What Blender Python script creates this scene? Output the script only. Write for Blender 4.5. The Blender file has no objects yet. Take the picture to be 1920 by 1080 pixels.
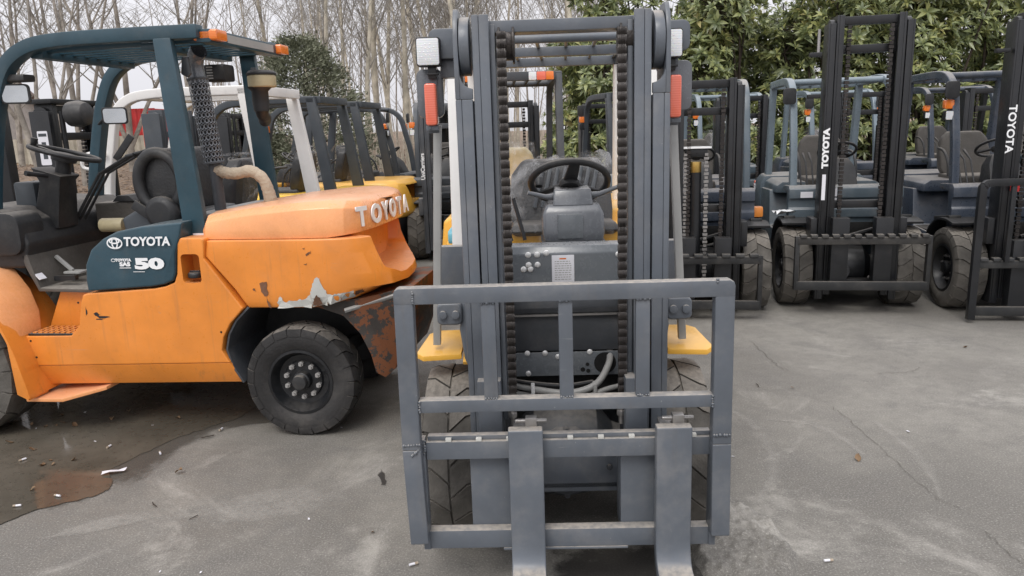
import bpy, bmesh, math, random
from mathutils import Vector, Matrix
random.seed(7)
SC = bpy.context.scene
COL = SC.collection
R = math.radians
PI = math.pi

# ------------------------------------------------------------------ camera
cam_d = bpy.data.cameras.new('camera')
cam = bpy.data.objects.new('camera', cam_d)
COL.objects.link(cam)
cam_d.sensor_width = 36.0
cam_d.lens = 36.0 * 1400.0 / 1920.0
cam_d.clip_start = 0.05
cam_d.clip_end = 800.0
PITCH, ROLL = R(12.1), R(1.9)
cam.matrix_world = (Matrix.Translation((0, 0, 1.7)) @ Matrix.Rotation(R(90) - PITCH, 4, 'X')
                    @ Matrix.Rotation(-ROLL, 4, 'Z') )
SC.camera = cam

# ------------------------------------------------------------------ overcast sky and soft sun
SUN_EL, SUN_ROT = R(52), R(200)
world = bpy.data.worlds.new('World')
SC.world = world
world.use_nodes = True
wn, wl = world.node_tree.nodes, world.node_tree.links
wn.clear()
w_out = wn.new('ShaderNodeOutputWorld')
w_bg = wn.new('ShaderNodeBackground')
w_sky = wn.new('ShaderNodeTexSky')
w_sky.sky_type = 'NISHITA'
w_sky.sun_disc = False
w_sky.sun_elevation = SUN_EL
w_sky.sun_rotation = SUN_ROT
w_sky.dust_density = 6.0
w_sky.air_density = 1.0
w_hs = wn.new('ShaderNodeHueSaturation')
w_hs.inputs['Saturation'].default_value = 0.12
w_mix = wn.new('ShaderNodeMixRGB')
w_mix.inputs[0].default_value = 0.86
w_mix.inputs[2].default_value = (8.9, 8.85, 9.35, 1)      # even cloud deck over the clear sky
w_tc = wn.new('ShaderNodeTexCoord')
w_nz = wn.new('ShaderNodeTexNoise')
w_nz.inputs['Scale'].default_value = 2.2
w_nz.inputs['Detail'].default_value = 4
w_mr = wn.new('ShaderNodeMapRange')
w_mr.inputs[3].default_value = 0.92
w_mr.inputs[4].default_value = 1.08
w_mul = wn.new('ShaderNodeMixRGB')
w_mul.blend_type = 'MULTIPLY'
w_mul.inputs[0].default_value = 1
wl.new(w_tc.outputs['Generated'], w_nz.inputs['Vector'])
wl.new(w_nz.outputs['Fac'], w_mr.inputs[0])
wl.new(w_sky.outputs[0], w_hs.inputs['Color'])
wl.new(w_hs.outputs[0], w_mix.inputs[1])
wl.new(w_mix.outputs[0], w_mul.inputs[1])
wl.new(w_mr.outputs[0], w_mul.inputs[2])
# an overcast sky is brightest overhead and dimmer towards the horizon
w_sep = wn.new('ShaderNodeSeparateXYZ')
wl.new(w_tc.outputs['Generated'], w_sep.inputs[0])
w_el = wn.new('ShaderNodeMapRange')
w_el.inputs[1].default_value, w_el.inputs[2].default_value = 0.0, 1.0
w_el.inputs[3].default_value, w_el.inputs[4].default_value = 0.72, 1.40
wl.new(w_sep.outputs[2], w_el.inputs[0])
w_grad = wn.new('ShaderNodeMixRGB')
w_grad.blend_type = 'MULTIPLY'
w_grad.inputs[0].default_value = 1
wl.new(w_mul.outputs[0], w_grad.inputs[1])
wl.new(w_el.outputs[0], w_grad.inputs[2])
wl.new(w_grad.outputs[0], w_bg.inputs[0])
w_bg.inputs[1].default_value = 0.092
wl.new(w_bg.outputs[0], w_out.inputs[0])

sun_d = bpy.data.lights.new('sun', 'SUN')
sun_d.energy = 0.9
sun_d.angle = R(25)
sun_d.color = (1.0, 0.96, 0.9)
sun = bpy.data.objects.new('sun', sun_d)
COL.objects.link(sun)
sd = Vector((math.sin(SUN_ROT) * math.cos(SUN_EL), math.cos(SUN_ROT) * math.cos(SUN_EL), math.sin(SUN_EL)))
sun.rotation_euler = sd.to_track_quat('Z', 'Y').to_euler()

SC.view_settings.view_transform = 'Standard'
SC.view_settings.look = 'None'
SC.view_settings.exposure = 0.6
SC.view_settings.gamma = 1.0
SC.render.engine = 'CYCLES'
SC.cycles.max_bounces = 6
SC.cycles.transparent_max_bounces = 8

# ------------------------------------------------------------------ materials
def nmat(name):
    m = bpy.data.materials.new(name)
    m.use_nodes = True
    n, l = m.node_tree.nodes, m.node_tree.links
    n.clear()
    o = n.new('ShaderNodeOutputMaterial')
    b = n.new('ShaderNodeBsdfPrincipled')
    l.new(b.outputs[0], o.inputs[0])
    return m, n, l, b

def mixc(n, l, fac, a, b, mode='MIX'):
    x = n.new('ShaderNodeMix')
    x.data_type = 'RGBA'
    x.blend_type = mode
    for s, v in ((x.inputs[0], fac), (x.inputs[6], a), (x.inputs[7], b)):
        if hasattr(v, 'is_linked') or hasattr(v, 'links'):
            l.new(v, s)
        else:
            s.default_value = v if not isinstance(v, tuple) or len(v) == 4 else (*v, 1)
    return x.outputs[2]

def noise(n, l, vec, scale, detail=4, rough=.55, dist=0):
    x = n.new('ShaderNodeTexNoise')
    x.inputs['Scale'].default_value = scale
    x.inputs['Detail'].default_value = detail
    x.inputs['Roughness'].default_value = rough
    x.inputs['Distortion'].default_value = dist
    if vec is not None:
        l.new(vec, x.inputs['Vector'])
    return x.outputs['Fac']

def ramp(n, l, v, a, b, lo=0.0, hi=1.0):
    x = n.new('ShaderNodeMapRange')
    x.interpolation_type = 'SMOOTHSTEP'
    l.new(v, x.inputs[0])
    x.inputs[1].default_value, x.inputs[2].default_value = a, b
    x.inputs[3].default_value, x.inputs[4].default_value = lo, hi
    return x.outputs[0]

def mth(n, l, op, a, b=None):
    x = n.new('ShaderNodeMath')
    x.operation = op
    for i, v in enumerate((a, b)):
        if v is None:
            continue
        if hasattr(v, 'links'):
            l.new(v, x.inputs[i])
        else:
            x.inputs[i].default_value = v
    return x.outputs[0]

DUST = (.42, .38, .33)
def paint(name, col, rough=.4, dust=.35, var=.18, metal=0.0, coat=0.0, chips=0.0, chipcol=(.05, .03, .02), chipscale=17, spec=.5, grime=.25, bump=.06, scratch=0.0, runs=0.0):
    m, n, l, b = nmat(name)
    tc = n.new('ShaderNodeTexCoord').outputs['Object']
    geo = n.new('ShaderNodeNewGeometry')
    sep = n.new('ShaderNodeSeparateXYZ')
    l.new(geo.outputs['Normal'], sep.inputs[0])
    big = noise(n, l, tc, 3.1, 5, .6)
    fine = noise(n, l, tc, 46, 4, .6)
    v = ramp(n, l, big, .3, .7, 1 - var, 1 + var)
    c = mixc(n, l, 1.0, (*col, 1), v, 'MULTIPLY')
    # grime streaks
    g = ramp(n, l, noise(n, l, tc, 9, 6, .7, .6), .52, .8, 0, grime)
    c = mixc(n, l, g, c, (.07, .055, .04, 1))
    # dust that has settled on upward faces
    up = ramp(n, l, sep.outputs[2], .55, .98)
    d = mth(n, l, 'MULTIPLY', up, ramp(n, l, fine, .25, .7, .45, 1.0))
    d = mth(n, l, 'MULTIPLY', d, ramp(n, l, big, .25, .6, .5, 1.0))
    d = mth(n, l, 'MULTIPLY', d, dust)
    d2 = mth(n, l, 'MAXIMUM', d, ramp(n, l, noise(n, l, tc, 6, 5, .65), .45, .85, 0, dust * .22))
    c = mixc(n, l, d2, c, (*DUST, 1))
    if chips > 0:
        ch = ramp(n, l, noise(n, l, tc, chipscale, 6, .7), .78 - chips * .12, .80 - chips * .12)
        c = mixc(n, l, ch, c, (*chipcol, 1))
    if scratch > 0:      # fine scrapes along one direction and a few across it
        for rot, st in (((.3, .2, .5), (3, 90, 70)), ((1.2, .4, -.6), (80, 4, 60))):
            mp = n.new('ShaderNodeMapping')
            mp.inputs['Rotation'].default_value = rot
            mp.inputs['Scale'].default_value = st
            l.new(tc, mp.inputs['Vector'])
            sc_ = ramp(n, l, noise(n, l, mp.outputs[0], 1.0, 3, .5), .70, .76, 0, scratch)
            sc_ = mth(n, l, 'MULTIPLY', sc_, ramp(n, l, noise(n, l, tc, 4, 3), .45, .62))
            c = mixc(n, l, sc_, c, (.34, .34, .34, 1))
    if runs > 0:         # dirt that has run down
        mp = n.new('ShaderNodeMapping')
        mp.inputs['Scale'].default_value = (30, 30, 1.6)
        l.new(tc, mp.inputs['Vector'])
        ru = ramp(n, l, noise(n, l, mp.outputs[0], 1.0, 4, .6), .55, .8, 0, runs)
        c = mixc(n, l, ru, c, (.12, .095, .07, 1))
    l.new(c, b.inputs['Base Color'])
    rr = ramp(n, l, fine, .2, .8, max(.05, rough - .08), min(1, rough + .12))
    rr = mth(n, l, 'ADD', rr, mth(n, l, 'MULTIPLY', d2, .5))
    l.new(rr, b.inputs['Roughness'])
    b.inputs['Metallic'].default_value = metal
    b.inputs['Specular IOR Level'].default_value = spec
    b.inputs['Coat Weight'].default_value = coat
    b.inputs['Coat Roughness'].default_value = .15
    if bump:
        bp = n.new('ShaderNodeBump')
        bp.inputs['Strength'].default_value = bump
        bp.inputs['Distance'].default_value = .01
        l.new(noise(n, l, tc, 60, 3), bp.inputs['Height'])
        l.new(bp.outputs[0], b.inputs['Normal'])
    return m

def lens(name, col, rough=.25):
    m, n, l, b = nmat(name)
    tc = n.new('ShaderNodeTexCoord').outputs['Object']
    w = n.new('ShaderNodeTexWave')
    w.bands_direction = 'Z'
    w.inputs['Scale'].default_value = 38
    w.inputs['Distortion'].default_value = .4
    l.new(tc, w.inputs['Vector'])
    c = mixc(n, l, ramp(n, l, w.outputs['Fac'], .2, .8, 0, .25), (*col, 1), tuple(min(1, x * 1.5 + .08) for x in col) + (1,))
    l.new(c, b.inputs['Base Color'])
    b.inputs['Roughness'].default_value = rough
    b.inputs['Coat Weight'].default_value = .7
    b.inputs['Subsurface Weight'].default_value = .25
    b.inputs['Subsurface Radius'].default_value = (.02, .01, .005)
    return m

def film(name, alpha=.35, sc=4):
    m, n, l, b = nmat(name)
    tc = n.new('ShaderNodeTexCoord').outputs['Object']
    nz = noise(n, l, tc, 5, 4, .55, .5)
    l.new(ramp(n, l, nz, .50, .66, alpha * .30, alpha * 2.2), b.inputs['Alpha'])  # whiter streaks in the alpha stand for highlights along the creases
    b.inputs['Base Color'].default_value = (.78, .78, .8, 1)
    b.inputs['Roughness'].default_value = .18
    bp = n.new('ShaderNodeBump')
    bp.inputs['Strength'].default_value = .8
    bp.inputs['Distance'].default_value = .03
    l.new(nz, bp.inputs['Height'])
    l.new(bp.outputs[0], b.inputs['Normal'])
    return m

M = {}
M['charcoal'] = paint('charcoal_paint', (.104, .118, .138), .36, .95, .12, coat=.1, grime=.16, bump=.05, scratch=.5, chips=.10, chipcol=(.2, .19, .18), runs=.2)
M['charcoal_smooth'] = paint('charcoal_gloss', (.145, .160, .175), .22, .2, .06, coat=.35, grime=.08, bump=.0)
M['charcoal_dark'] = paint('dark_grey_metal', (.05, .055, .063), .5, .5, .2, grime=.4)
M['orange'] = paint('faded_orange_paint', (.74, .248, .036), .32, .28, .1, coat=.25, grime=.12, bump=.02, scratch=.28, runs=.28, chips=.04, chipcol=(.12, .05, .03))
M['orange_top'] = paint('bleached_skylit_orange', (.84, .37, .15), .25, .35, .1, coat=.3, grime=.08, bump=.02, scratch=.25, runs=.1)  # bleached orange with sky glare on the upper faces mixed into its colour
M['teal'] = paint('dark_teal_paint', (.022, .058, .08), .36, .25, .15, coat=.12, chips=.1, chipcol=(.3, .3, .28))
M['yellow'] = paint('yellow_paint', (.86, .50, .012), .32, .2, .08, coat=.25, grime=.1, bump=.02)
M['amber_yellow'] = paint('warm_yellow_paint', (.80, .43, .06), .32, .2, .08, coat=.25, grime=.1, bump=.02)
M['white'] = paint('white_paint', (.74, .73, .71), .38, .2, .06, grime=.14, chips=.05)
M['black'] = paint('black_paint', (.010, .011, .013), .34, .09, .25, grime=.15)
M['blackdust'] = paint('dusty_black_paint', (.014, .015, .016), .5, .30, .3, grime=.25)
M['grey'] = paint('grey_paint', (.045, .053, .062), .42, .25, .15)
M['bluegrey'] = paint('blue_grey_paint', (.080, .108, .130), .34, .8, .15, coat=.15, grime=.2, scratch=.3)
M['navy'] = paint('navy_grey_paint', (.045, .058, .082), .3, .7, .15, coat=.15, grime=.2, scratch=.3)
M['bluegrey_light'] = paint('pale_blue_grey_paint', (.17, .215, .25), .3, .25, .12, coat=.2, grime=.15)
M['plastic'] = paint('black_plastic', (.018, .019, .021), .5, .4, .15, grime=.15)
M['dash'] = paint('grey_dash_plastic', (.115, .125, .14), .22, .25, .06, coat=.5, grime=.05, bump=.03)
M['vinyl'] = paint('seat_vinyl', (.02, .021, .023), .45, .3, .2, grime=.2, bump=.3)
M['vinylgrey'] = paint('dusty_seat_vinyl', (.075, .068, .06), .6, .5, .2, grime=.3, bump=.3)
M['rubber'] = paint('dusty_tyre_rubber', (.095, .089, .08), .9, .6, .35, spec=.15, grime=.35, bump=.35)
M['rubberdark'] = paint('black_tyre_rubber', (.030, .029, .029), .66, .5, .3, spec=.3, grime=.2, bump=.25)
M['steel'] = paint('bare_steel', (.36, .35, .34), .35, .15, .15, metal=.85, grime=.25)
M['chain'] = paint('greasy_chain', (.034, .029, .027), .38, .1, .4, metal=.4, grime=.4, bump=.3)
M['rust'] = paint('rusty_iron', (.13, .06, .032), .85, .25, .4, grime=.4, bump=.5)
M['ironrust'] = paint('black_iron_with_rust', (.04, .034, .03), .6, .2, .3, grime=.3, chips=2.6, chipscale=5, chipcol=(.16, .055, .02))
M['rackrust'] = paint('worn_carriage_iron', (.022, .021, .02), .55, .4, .3, grime=.3, chips=1.1, chipscale=9, chipcol=(.14, .06, .03))
M['primer'] = paint('pale_primer', (.50, .50, .47), .75, .1, .1, grime=.12)
M['hose'] = paint('heat_wrap', (.40, .33, .25), .95, .1, .25, grime=.35, bump=.9)
M['decal'] = paint('white_decal', (.82, .83, .84), .4, .0, .04, grime=.05, bump=0)
M['paper'] = paint('sticker_paper', (.72, .72, .76), .5, .0, .04, grime=.03, bump=0)
M['red'] = lens('red_lens', (.75, .15, .085))
M['redpaint'] = paint('red_paint', (.45, .03, .03), .4, .1)
M['amber'] = lens('amber_lens', (.75, .18, .015))
M['clear'] = lens('clear_lens', (.68, .70, .72), .12)
M['mirror'] = paint('mirror_glass', (.55, .57, .58), .06, .05, .1, metal=.9, grime=.1, bump=0)
M['film'] = film("clear_plastic_film", .11)
M['nut'] = paint('worn_nut', (.42, .41, .40), .35, .15, .15, metal=.4, grime=.3)
M['bolt'] = paint('zinc_bolt', (.80, .80, .79), .45, .1, .05, metal=.35, grime=.05, bump=0)
M['hole_shade'] = paint('cavity_shade', (.006, .006, .006), .8, 0, 0, bump=0)  # near-black that paints in the shade of holes and recesses
M['brass'] = paint('brass', (.5, .33, .1), .35, .1, .1, metal=.8)
M['teal_sticker'] = paint('cyan_sticker', (.16, .45, .55), .4, 0, .1, bump=0)
M['tube'] = paint('grey_hose', (.32, .32, .31), .4, .2, .1, grime=.2)
M['tape'] = paint('yellowed_plastic', (.42, .36, .22), .4, .3, .15, grime=.3)

# ------------------------------------------------------------------ mesh helpers
def B():
    return bmesh.new()

def box(bm, x0, x1, y0, y1, z0, z1, mat=None):
    vs = [bm.verts.new(Vector(p)) for p in ((x0, y0, z0), (x1, y0, z0), (x1, y1, z0), (x0, y1, z0), (x0, y0, z1), (x1, y0, z1), (x1, y1, z1), (x0, y1, z1))]
    if mat is not None:
        for v in vs:
            v.co = mat @ v.co
    for f in ((3, 2, 1, 0), (4, 5, 6, 7), (0, 1, 5, 4), (1, 2, 6, 5), (2, 3, 7, 6), (3, 0, 4, 7)):
        bm.faces.new([vs[i] for i in f])
    return bm

def bar(bm, p0, p1, w, d, hint=(1, 0, 0), w1=None, d1=None):
    """a rectangular bar from p0 to p1; d is measured along hint, w across it"""
    p0, p1 = Vector(p0), Vector(p1)
    t = (p1 - p0).normalized()
    h = Vector(hint)
    a = (h - t * h.dot(t)).normalized()
    c = t.cross(a)
    w1 = w if w1 is None else w1
    d1 = d if d1 is None else d1
    q = []
    for p, ww, dd in ((p0, w, d), (p1, w1, d1)):
        for sa, sc in ((-1, -1), (1, -1), (1, 1), (-1, 1)):
            q.append(bm.verts.new(p + a * sa * dd / 2 + c * sc * ww / 2))
    for f in ((3, 2, 1, 0), (4, 5, 6, 7), (0, 1, 5, 4), (1, 2, 6, 5), (2, 3, 7, 6), (3, 0, 4, 7)):
        bm.faces.new([q[i] for i in f])
    return bm

def prism(bm, pts, a, b, plane='xz', a2=None):
    """polygon extruded from a to b along the third axis"""
    def mk(u, v, w):
        return {'xz': (u, w, v), 'yz': (w, u, v), 'xy': (u, v, w)}[plane]
    A = [bm.verts.new(mk(u, v, a)) for u, v in pts]
    Bv = [bm.verts.new(mk(u, v, b)) for u, v in pts]
    n = len(pts)
    bm.faces.new(A)
    bm.faces.new(Bv[::-1])
    for i in range(n):
        j = (i + 1) % n
        bm.faces.new((A[j], A[i], Bv[i], Bv[j]))
    return bm

def offs(path, th):
    """closed outline of a 2D path with thickness th (number or list)"""
    L_, R_ = [], []
    n = len(path)
    for i, (x, z) in enumerate(path):
        x0, z0 = path[max(0, i - 1)]
        x1, z1 = path[min(n - 1, i + 1)]
        dx, dz = x1 - x0, z1 - z0
        k = math.hypot(dx, dz) or 1
        t = (th[i] if isinstance(th, (list, tuple)) else th) / 2
        L_.append((x - dz / k * t, z + dx / k * t))
        R_.append((x + dz / k * t, z - dx / k * t))
    return L_, R_

def strip(bm, path, th, a, b, plane='xz'):
    L_, R_ = offs(path, th)
    def mk(u, v, w):
        return {'xz': (u, w, v), 'yz': (w, u, v), 'xy': (u, v, w)}[plane]
    rows = []
    for (l0, r0) in zip(L_, R_):
        rows.append([bm.verts.new(mk(*l0, a)), bm.verts.new(mk(*l0, b)), bm.verts.new(mk(*r0, b)), bm.verts.new(mk(*r0, a))])
    for p, q in zip(rows, rows[1:]):
        for i in range(4):
            j = (i + 1) % 4
            bm.faces.new((p[i], p[j], q[j], q[i]))
    bm.faces.new(rows[0][::-1])
    bm.faces.new(rows[-1])
    return bm

def smoothpath(pts, n=6):
    """Catmull-Rom through the points"""
    out = []
    P = [Vector(p) for p in pts]
    P = [P[0] * 2 - P[1]] + P + [P[-1] * 2 - P[-2]]
    for i in range(1, len(P) - 2):
        for k in range(n):
            t = k / n
            a, b, c, d = P[i - 1], P[i], P[i + 1], P[i + 2]
            out.append(tuple(.5 * ((2 * b) + (c - a) * t + (2 * a - 5 * b + 4 * c - d) * t * t + (3 * b - a - 3 * c + d) * t ** 3)))
    out.append(tuple(P[-2]))
    return out

def tube(bm, pts, r, n=8, closed=False, cap=True):
    P = [Vector(p) for p in pts]
    m = len(P)
    rings = []
    up = None
    for i in range(m):
        if closed:
            t = (P[(i + 1) % m] - P[i - 1]).normalized()
        else:
            t = (P[min(m - 1, i + 1)] - P[max(0, i - 1)]).normalized()
        if up is None:
            up = Vector((0, 0, 1)) if abs(t.z) < .9 else Vector((1, 0, 0))
        a = (up - t * up.dot(t)).normalized()
        up = a
        c = t.cross(a)
        rr = r[i] if isinstance(r, (list, tuple)) else r
        rings.append([bm.verts.new(P[i] + (a * math.cos(2 * PI * k / n) + c * math.sin(2 * PI * k / n)) * rr) for k in range(n)])
    rng = range(m) if closed else range(m - 1)
    for i in rng:
        p, q = rings[i], rings[(i + 1) % m]
        for k in range(n):
            j = (k + 1) % n
            bm.faces.new((p[k], p[j], q[j], q[k]))
    if cap and not closed:
        bm.faces.new(rings[0][::-1])
        bm.faces.new(rings[-1])
    return bm

def cyl(bm, p0, p1, r0, r1=None, n=20):
    return tube(bm, [p0, p1], [r0, r0 if r1 is None else r1], n)

def lathe(bm, prof, n=32, axis='y', c=(0, 0, 0), cap=True):
    """profile of (radius, height) turned about an axis"""
    c = Vector(c)
    rings = []
    for r, h in prof:
        ring = []
        for k in range(n):
            a = 2 * PI * k / n
            u, v = r * math.cos(a), r * math.sin(a)
            p = {'y': (u, h, v), 'x': (h, u, v), 'z': (u, v, h)}[axis]
            ring.append(bm.verts.new(c + Vector(p)))
        rings.append(ring)
    for p, q in zip(rings, rings[1:]):
        for k in range(n):
            j = (k + 1) % n
            bm.faces.new((p[k], p[j], q[j], q[k]))
    if cap:
        bm.faces.new(rings[0][::-1])
        bm.faces.new(rings[-1])
    return bm

def loft(bm, rings, cap=True):
    rows = [[bm.verts.new(Vector(p)) for p in r] for r in rings]
    n = len(rows[0])
    for p, q in zip(rows, rows[1:]):
        for k in range(n):
            j = (k + 1) % n
            bm.faces.new((p[k], p[j], q[j], q[k]))
    if cap:
        bm.faces.new(rows[0][::-1])
        bm.faces.new(rows[-1])
    return bm

def rbox(bm, x0, x1, y0, y1, z0, z1, r=.03, axis='x', n=4):
    """box with rounded corners in the plane across the axis"""
    if axis == 'x':
        a0, a1, b0, b1, c0, c1, pl = y0, y1, z0, z1, x0, x1, 'yz'
    elif axis == 'y':
        a0, a1, b0, b1, c0, c1, pl = x0, x1, z0, z1, y0, y1, 'xz'
    else:
        a0, a1, b0, b1, c0, c1, pl = x0, x1, y0, y1, z0, z1, 'xy'
    pts = []
    for cx, cy, s in ((a1 - r, b1 - r, 0), (a0 + r, b1 - r, 1), (a0 + r, b0 + r, 2), (a1 - r, b0 + r, 3)):
        for k in range(n + 1):
            an = (s + k / n) * PI / 2
            pts.append((cx + r * math.cos(an), cy + r * math.sin(an)))
    return prism(bm, pts, c0, c1, pl)

def finish(bm, bevel=0, seg=2, ang=28):
    bmesh.ops.recalc_face_normals(bm, faces=bm.faces)
    if bevel:
        es = [e for e in bm.edges if len(e.link_faces) == 2 and e.calc_face_angle(0) > R(ang)]
        bmesh.ops.bevel(bm, geom=es, offset=bevel, segments=seg, profile=.6, affect='EDGES', clamp_overlap=True)
    return bm

def mesh_of(name, bm, mat, bevel=0, sharp=38, seg=2):
    finish(bm, bevel, seg)
    me = bpy.data.meshes.new(name)
    bm.to_mesh(me)
    bm.free()
    for m in (mat if isinstance(mat, (list, tuple)) else [mat]):
        me.materials.append(M[m] if isinstance(m, str) else m)
    me.shade_smooth()
    me.set_sharp_from_angle(angle=R(sharp))
    return me

def link(name, me, parent=None, loc=None, rot=None):
    o = bpy.data.objects.new(name, me)
    COL.objects.link(o)
    if parent is not None:
        o.parent = parent
    if loc is not None:
        o.location = loc
    if rot is not None:
        o.rotation_euler = rot
    return o

def obj(name, bm, mat, parent=None, bevel=0, loc=None, rot=None, sharp=38, seg=2):
    return link(name, mesh_of(name, bm, mat, bevel, sharp, seg), parent, loc, rot)

def thing(name, label, cat, loc=(0, 0, 0), rz=0, group=None):
    o = bpy.data.objects.new(name, None)
    o.empty_display_size = .2
    COL.objects.link(o)
    o.location = loc
    o.rotation_euler = (0, 0, rz)
    return tag(o, label, cat, group)

def tag(o, label=None, cat=None, group=None, kind=None):
    if label: o['label'] = label
    if cat: o['category'] = cat
    if group: o['group'] = group
    if kind: o['kind'] = kind
    return o

def cut(o, *bms):
    """subtract closed shapes from a mesh object"""
    for cb in bms:
        bmesh.ops.recalc_face_normals(cb, faces=cb.faces)
        me = bpy.data.meshes.new('cutter')
        cb.to_mesh(me)
        cb.free()
        co = bpy.data.objects.new('cutter', me)
        COL.objects.link(co)
        mw = o.parent, o.matrix_parent_inverse.copy()
        o.parent = None
        md = o.modifiers.new('cut', 'BOOLEAN')
        md.operation = 'DIFFERENCE'
        md.solver = 'EXACT'
        md.object = co
        dg = bpy.context.evaluated_depsgraph_get()
        nm = bpy.data.meshes.new_from_object(o.evaluated_get(dg))
        o.modifiers.clear()
        o.data = nm
        o.parent = mw[0]
        nm.shade_smooth()
        nm.set_sharp_from_angle(angle=R(38))
        bpy.data.objects.remove(co)
        bpy.data.meshes.remove(me)

def lettering(name, text, size, mat, parent, loc, rot, sx=1.0, ext=.0015, bold=.0, shear=0, spacing=1.0):
    cu = bpy.data.curves.new('letters', 'FONT')
    cu.body = text
    cu.size = size
    cu.extrude = ext
    cu.offset = bold
    cu.shear = shear
    cu.space_character = spacing
    cu.align_x = 'CENTER'
    cu.align_y = 'CENTER'
    cu.resolution_u = 3
    t = bpy.data.objects.new('letters', cu)
    COL.objects.link(t)
    dg = bpy.context.evaluated_depsgraph_get()
    me = bpy.data.meshes.new_from_object(t.evaluated_get(dg))
    bpy.data.objects.remove(t)
    bpy.data.curves.remove(cu)
    me.name = name
    me.materials.clear()
    me.materials.append(M[mat])
    o = link(name, me, parent, loc, rot)
    o.scale = (sx, 1, 1)
    return o

# ------------------------------------------------------------------ shared wheel meshes
_cache = {}
def tyre_mesh(Rr, w, nl, mat):
    k = ('t', Rr, w, nl, mat)
    if k in _cache:
        return _cache[k]
    bm = B()
    h = w / 2
    b = Rr - .013
    prof = [(.56 * Rr, -h * .80), (.60 * Rr, -h * .90), (.75 * Rr, -h * 1.0), (.88 * Rr, -h * .98), (b, -h * .86), (b, h * .86),
            (.88 * Rr, h * .98), (.75 * Rr, h), (.60 * Rr, h * .90), (.56 * Rr, h * .80)]
    lathe(bm, prof, 48, cap=False)
    pit = 2 * PI / nl
    for i in range(nl):
        for s in (-1, 1):
            a = i * pit + (pit / 2 if s > 0 else 0)
            wd = pit * .91
            ring = []
            for y, r0, r1, sk in ((s * .004, b - .006, Rr, .22), (s * h * .62, b - .006, Rr, 0), (s * h * .93, b - .012, Rr - .010, -.04), (s * h * 1.02, .84 * Rr, .88 * Rr, -.04)):
                q = []
                for da, rr in ((-wd / 2, r0), (wd / 2, r0), (wd / 2, r1), (-wd / 2, r1)):
                    an = a + da + sk * pit * 2
                    q.append(Vector((rr * math.cos(an), y, rr * math.sin(an))))
                ring.append(q)
            loft(bm, ring)
    _cache[k] = mesh_of('tyre', bm, mat, sharp=30)
    return _cache[k]

def rim_mesh(Rr, w, mat, nb=8):
    k = ('r', Rr, w, mat, nb)
    if k in _cache:
        return _cache[k]
    bm = B()
    h = w / 2
    q = .575 * Rr
    lathe(bm, [(q, -h * .80), (q, h * .80), (q * 1.02, h * .92), (q * .94, h * .94), (q * .90, h * .80), (q * .84, h * .50), (q * .78, h * .34), (q * .62, h * .30), (q * .58, h * .42),
               (q * .42, h * .44), (q * .30, h * .46), (q * .27, h * .80), (q * .22, h * .86), (.001, h * .88)], 36)
    _cache[k] = mesh_of('wheel', bm, mat, sharp=32)
    return _cache[k]

def nut_mesh(r, mat):
    k = ('n', r, mat)
    if k not in _cache:
        bm = B()
        cyl(bm, (0, 0, 0), (0, r * 1.3, 0), r, n=6)
        cyl(bm, (0, r * 1.3, 0), (0, r * 2.2, 0), r * .55, n=8)
        _cache[k] = mesh_of('wheel_nut', bm, mat, sharp=25)
    return _cache[k]

def wheel(parent, x, y, Rr, w, side, nl=22, tmat='rubber', rmat='black', steer=0, nuts=8, nmat_='steel', spin=0):
    """side +1: outer face towards +y"""
    o = link('wheel', rim_mesh(Rr, w, rmat), parent, (x, y, Rr), (0, spin, steer + (0 if side > 0 else PI)))
    link('tyre', tyre_mesh(Rr, w, nl, tmat), o)
    for i in range(nuts):
        a = 2 * PI * i / nuts + .3
        q = .575 * Rr * .52
        link('wheel_nut', nut_mesh(.0155 if Rr > .3 else .012, nmat_), o, (q * math.cos(a), w * .5 * .425, q * math.sin(a)))
    return o

def chain_meshes():
    if 'chain' not in _cache:
        r = []
        for wd in (.027, .022):
            bm = B()
            for s in (-.9, -.45, 0, .45, .9):
                pts = []
                for k in range(24):
                    an = 2 * PI * k / 24
                    zz = .0265 * math.sin(an)
                    cc = math.cos(an)
                    hw_ = .0125 * min(1, abs(cc) ** .35 if abs(cc) > .02 else 0) * (1 - .42 * math.exp(-(zz / .0065) ** 2))
                    pts.append((math.copysign(hw_, cc), zz))
                t = .0036
                prism(bm, pts, s * wd / 2 - t, s * wd / 2 + t)
            for z in (-.0155, .0155):
                cyl(bm, (0, -wd / 2 - .0025, z), (0, wd / 2 + .0025, z), .0055, n=8)
            r.append(mesh_of('chain_link', bm, 'chain', sharp=30))
        _cache['chain'] = r
    return _cache['chain']

def eul(X, Z):
    X, Z = Vector(X), Vector(Z)
    Y = Z.cross(X)
    return Matrix((X, Y, Z)).transposed().to_euler()

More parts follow.
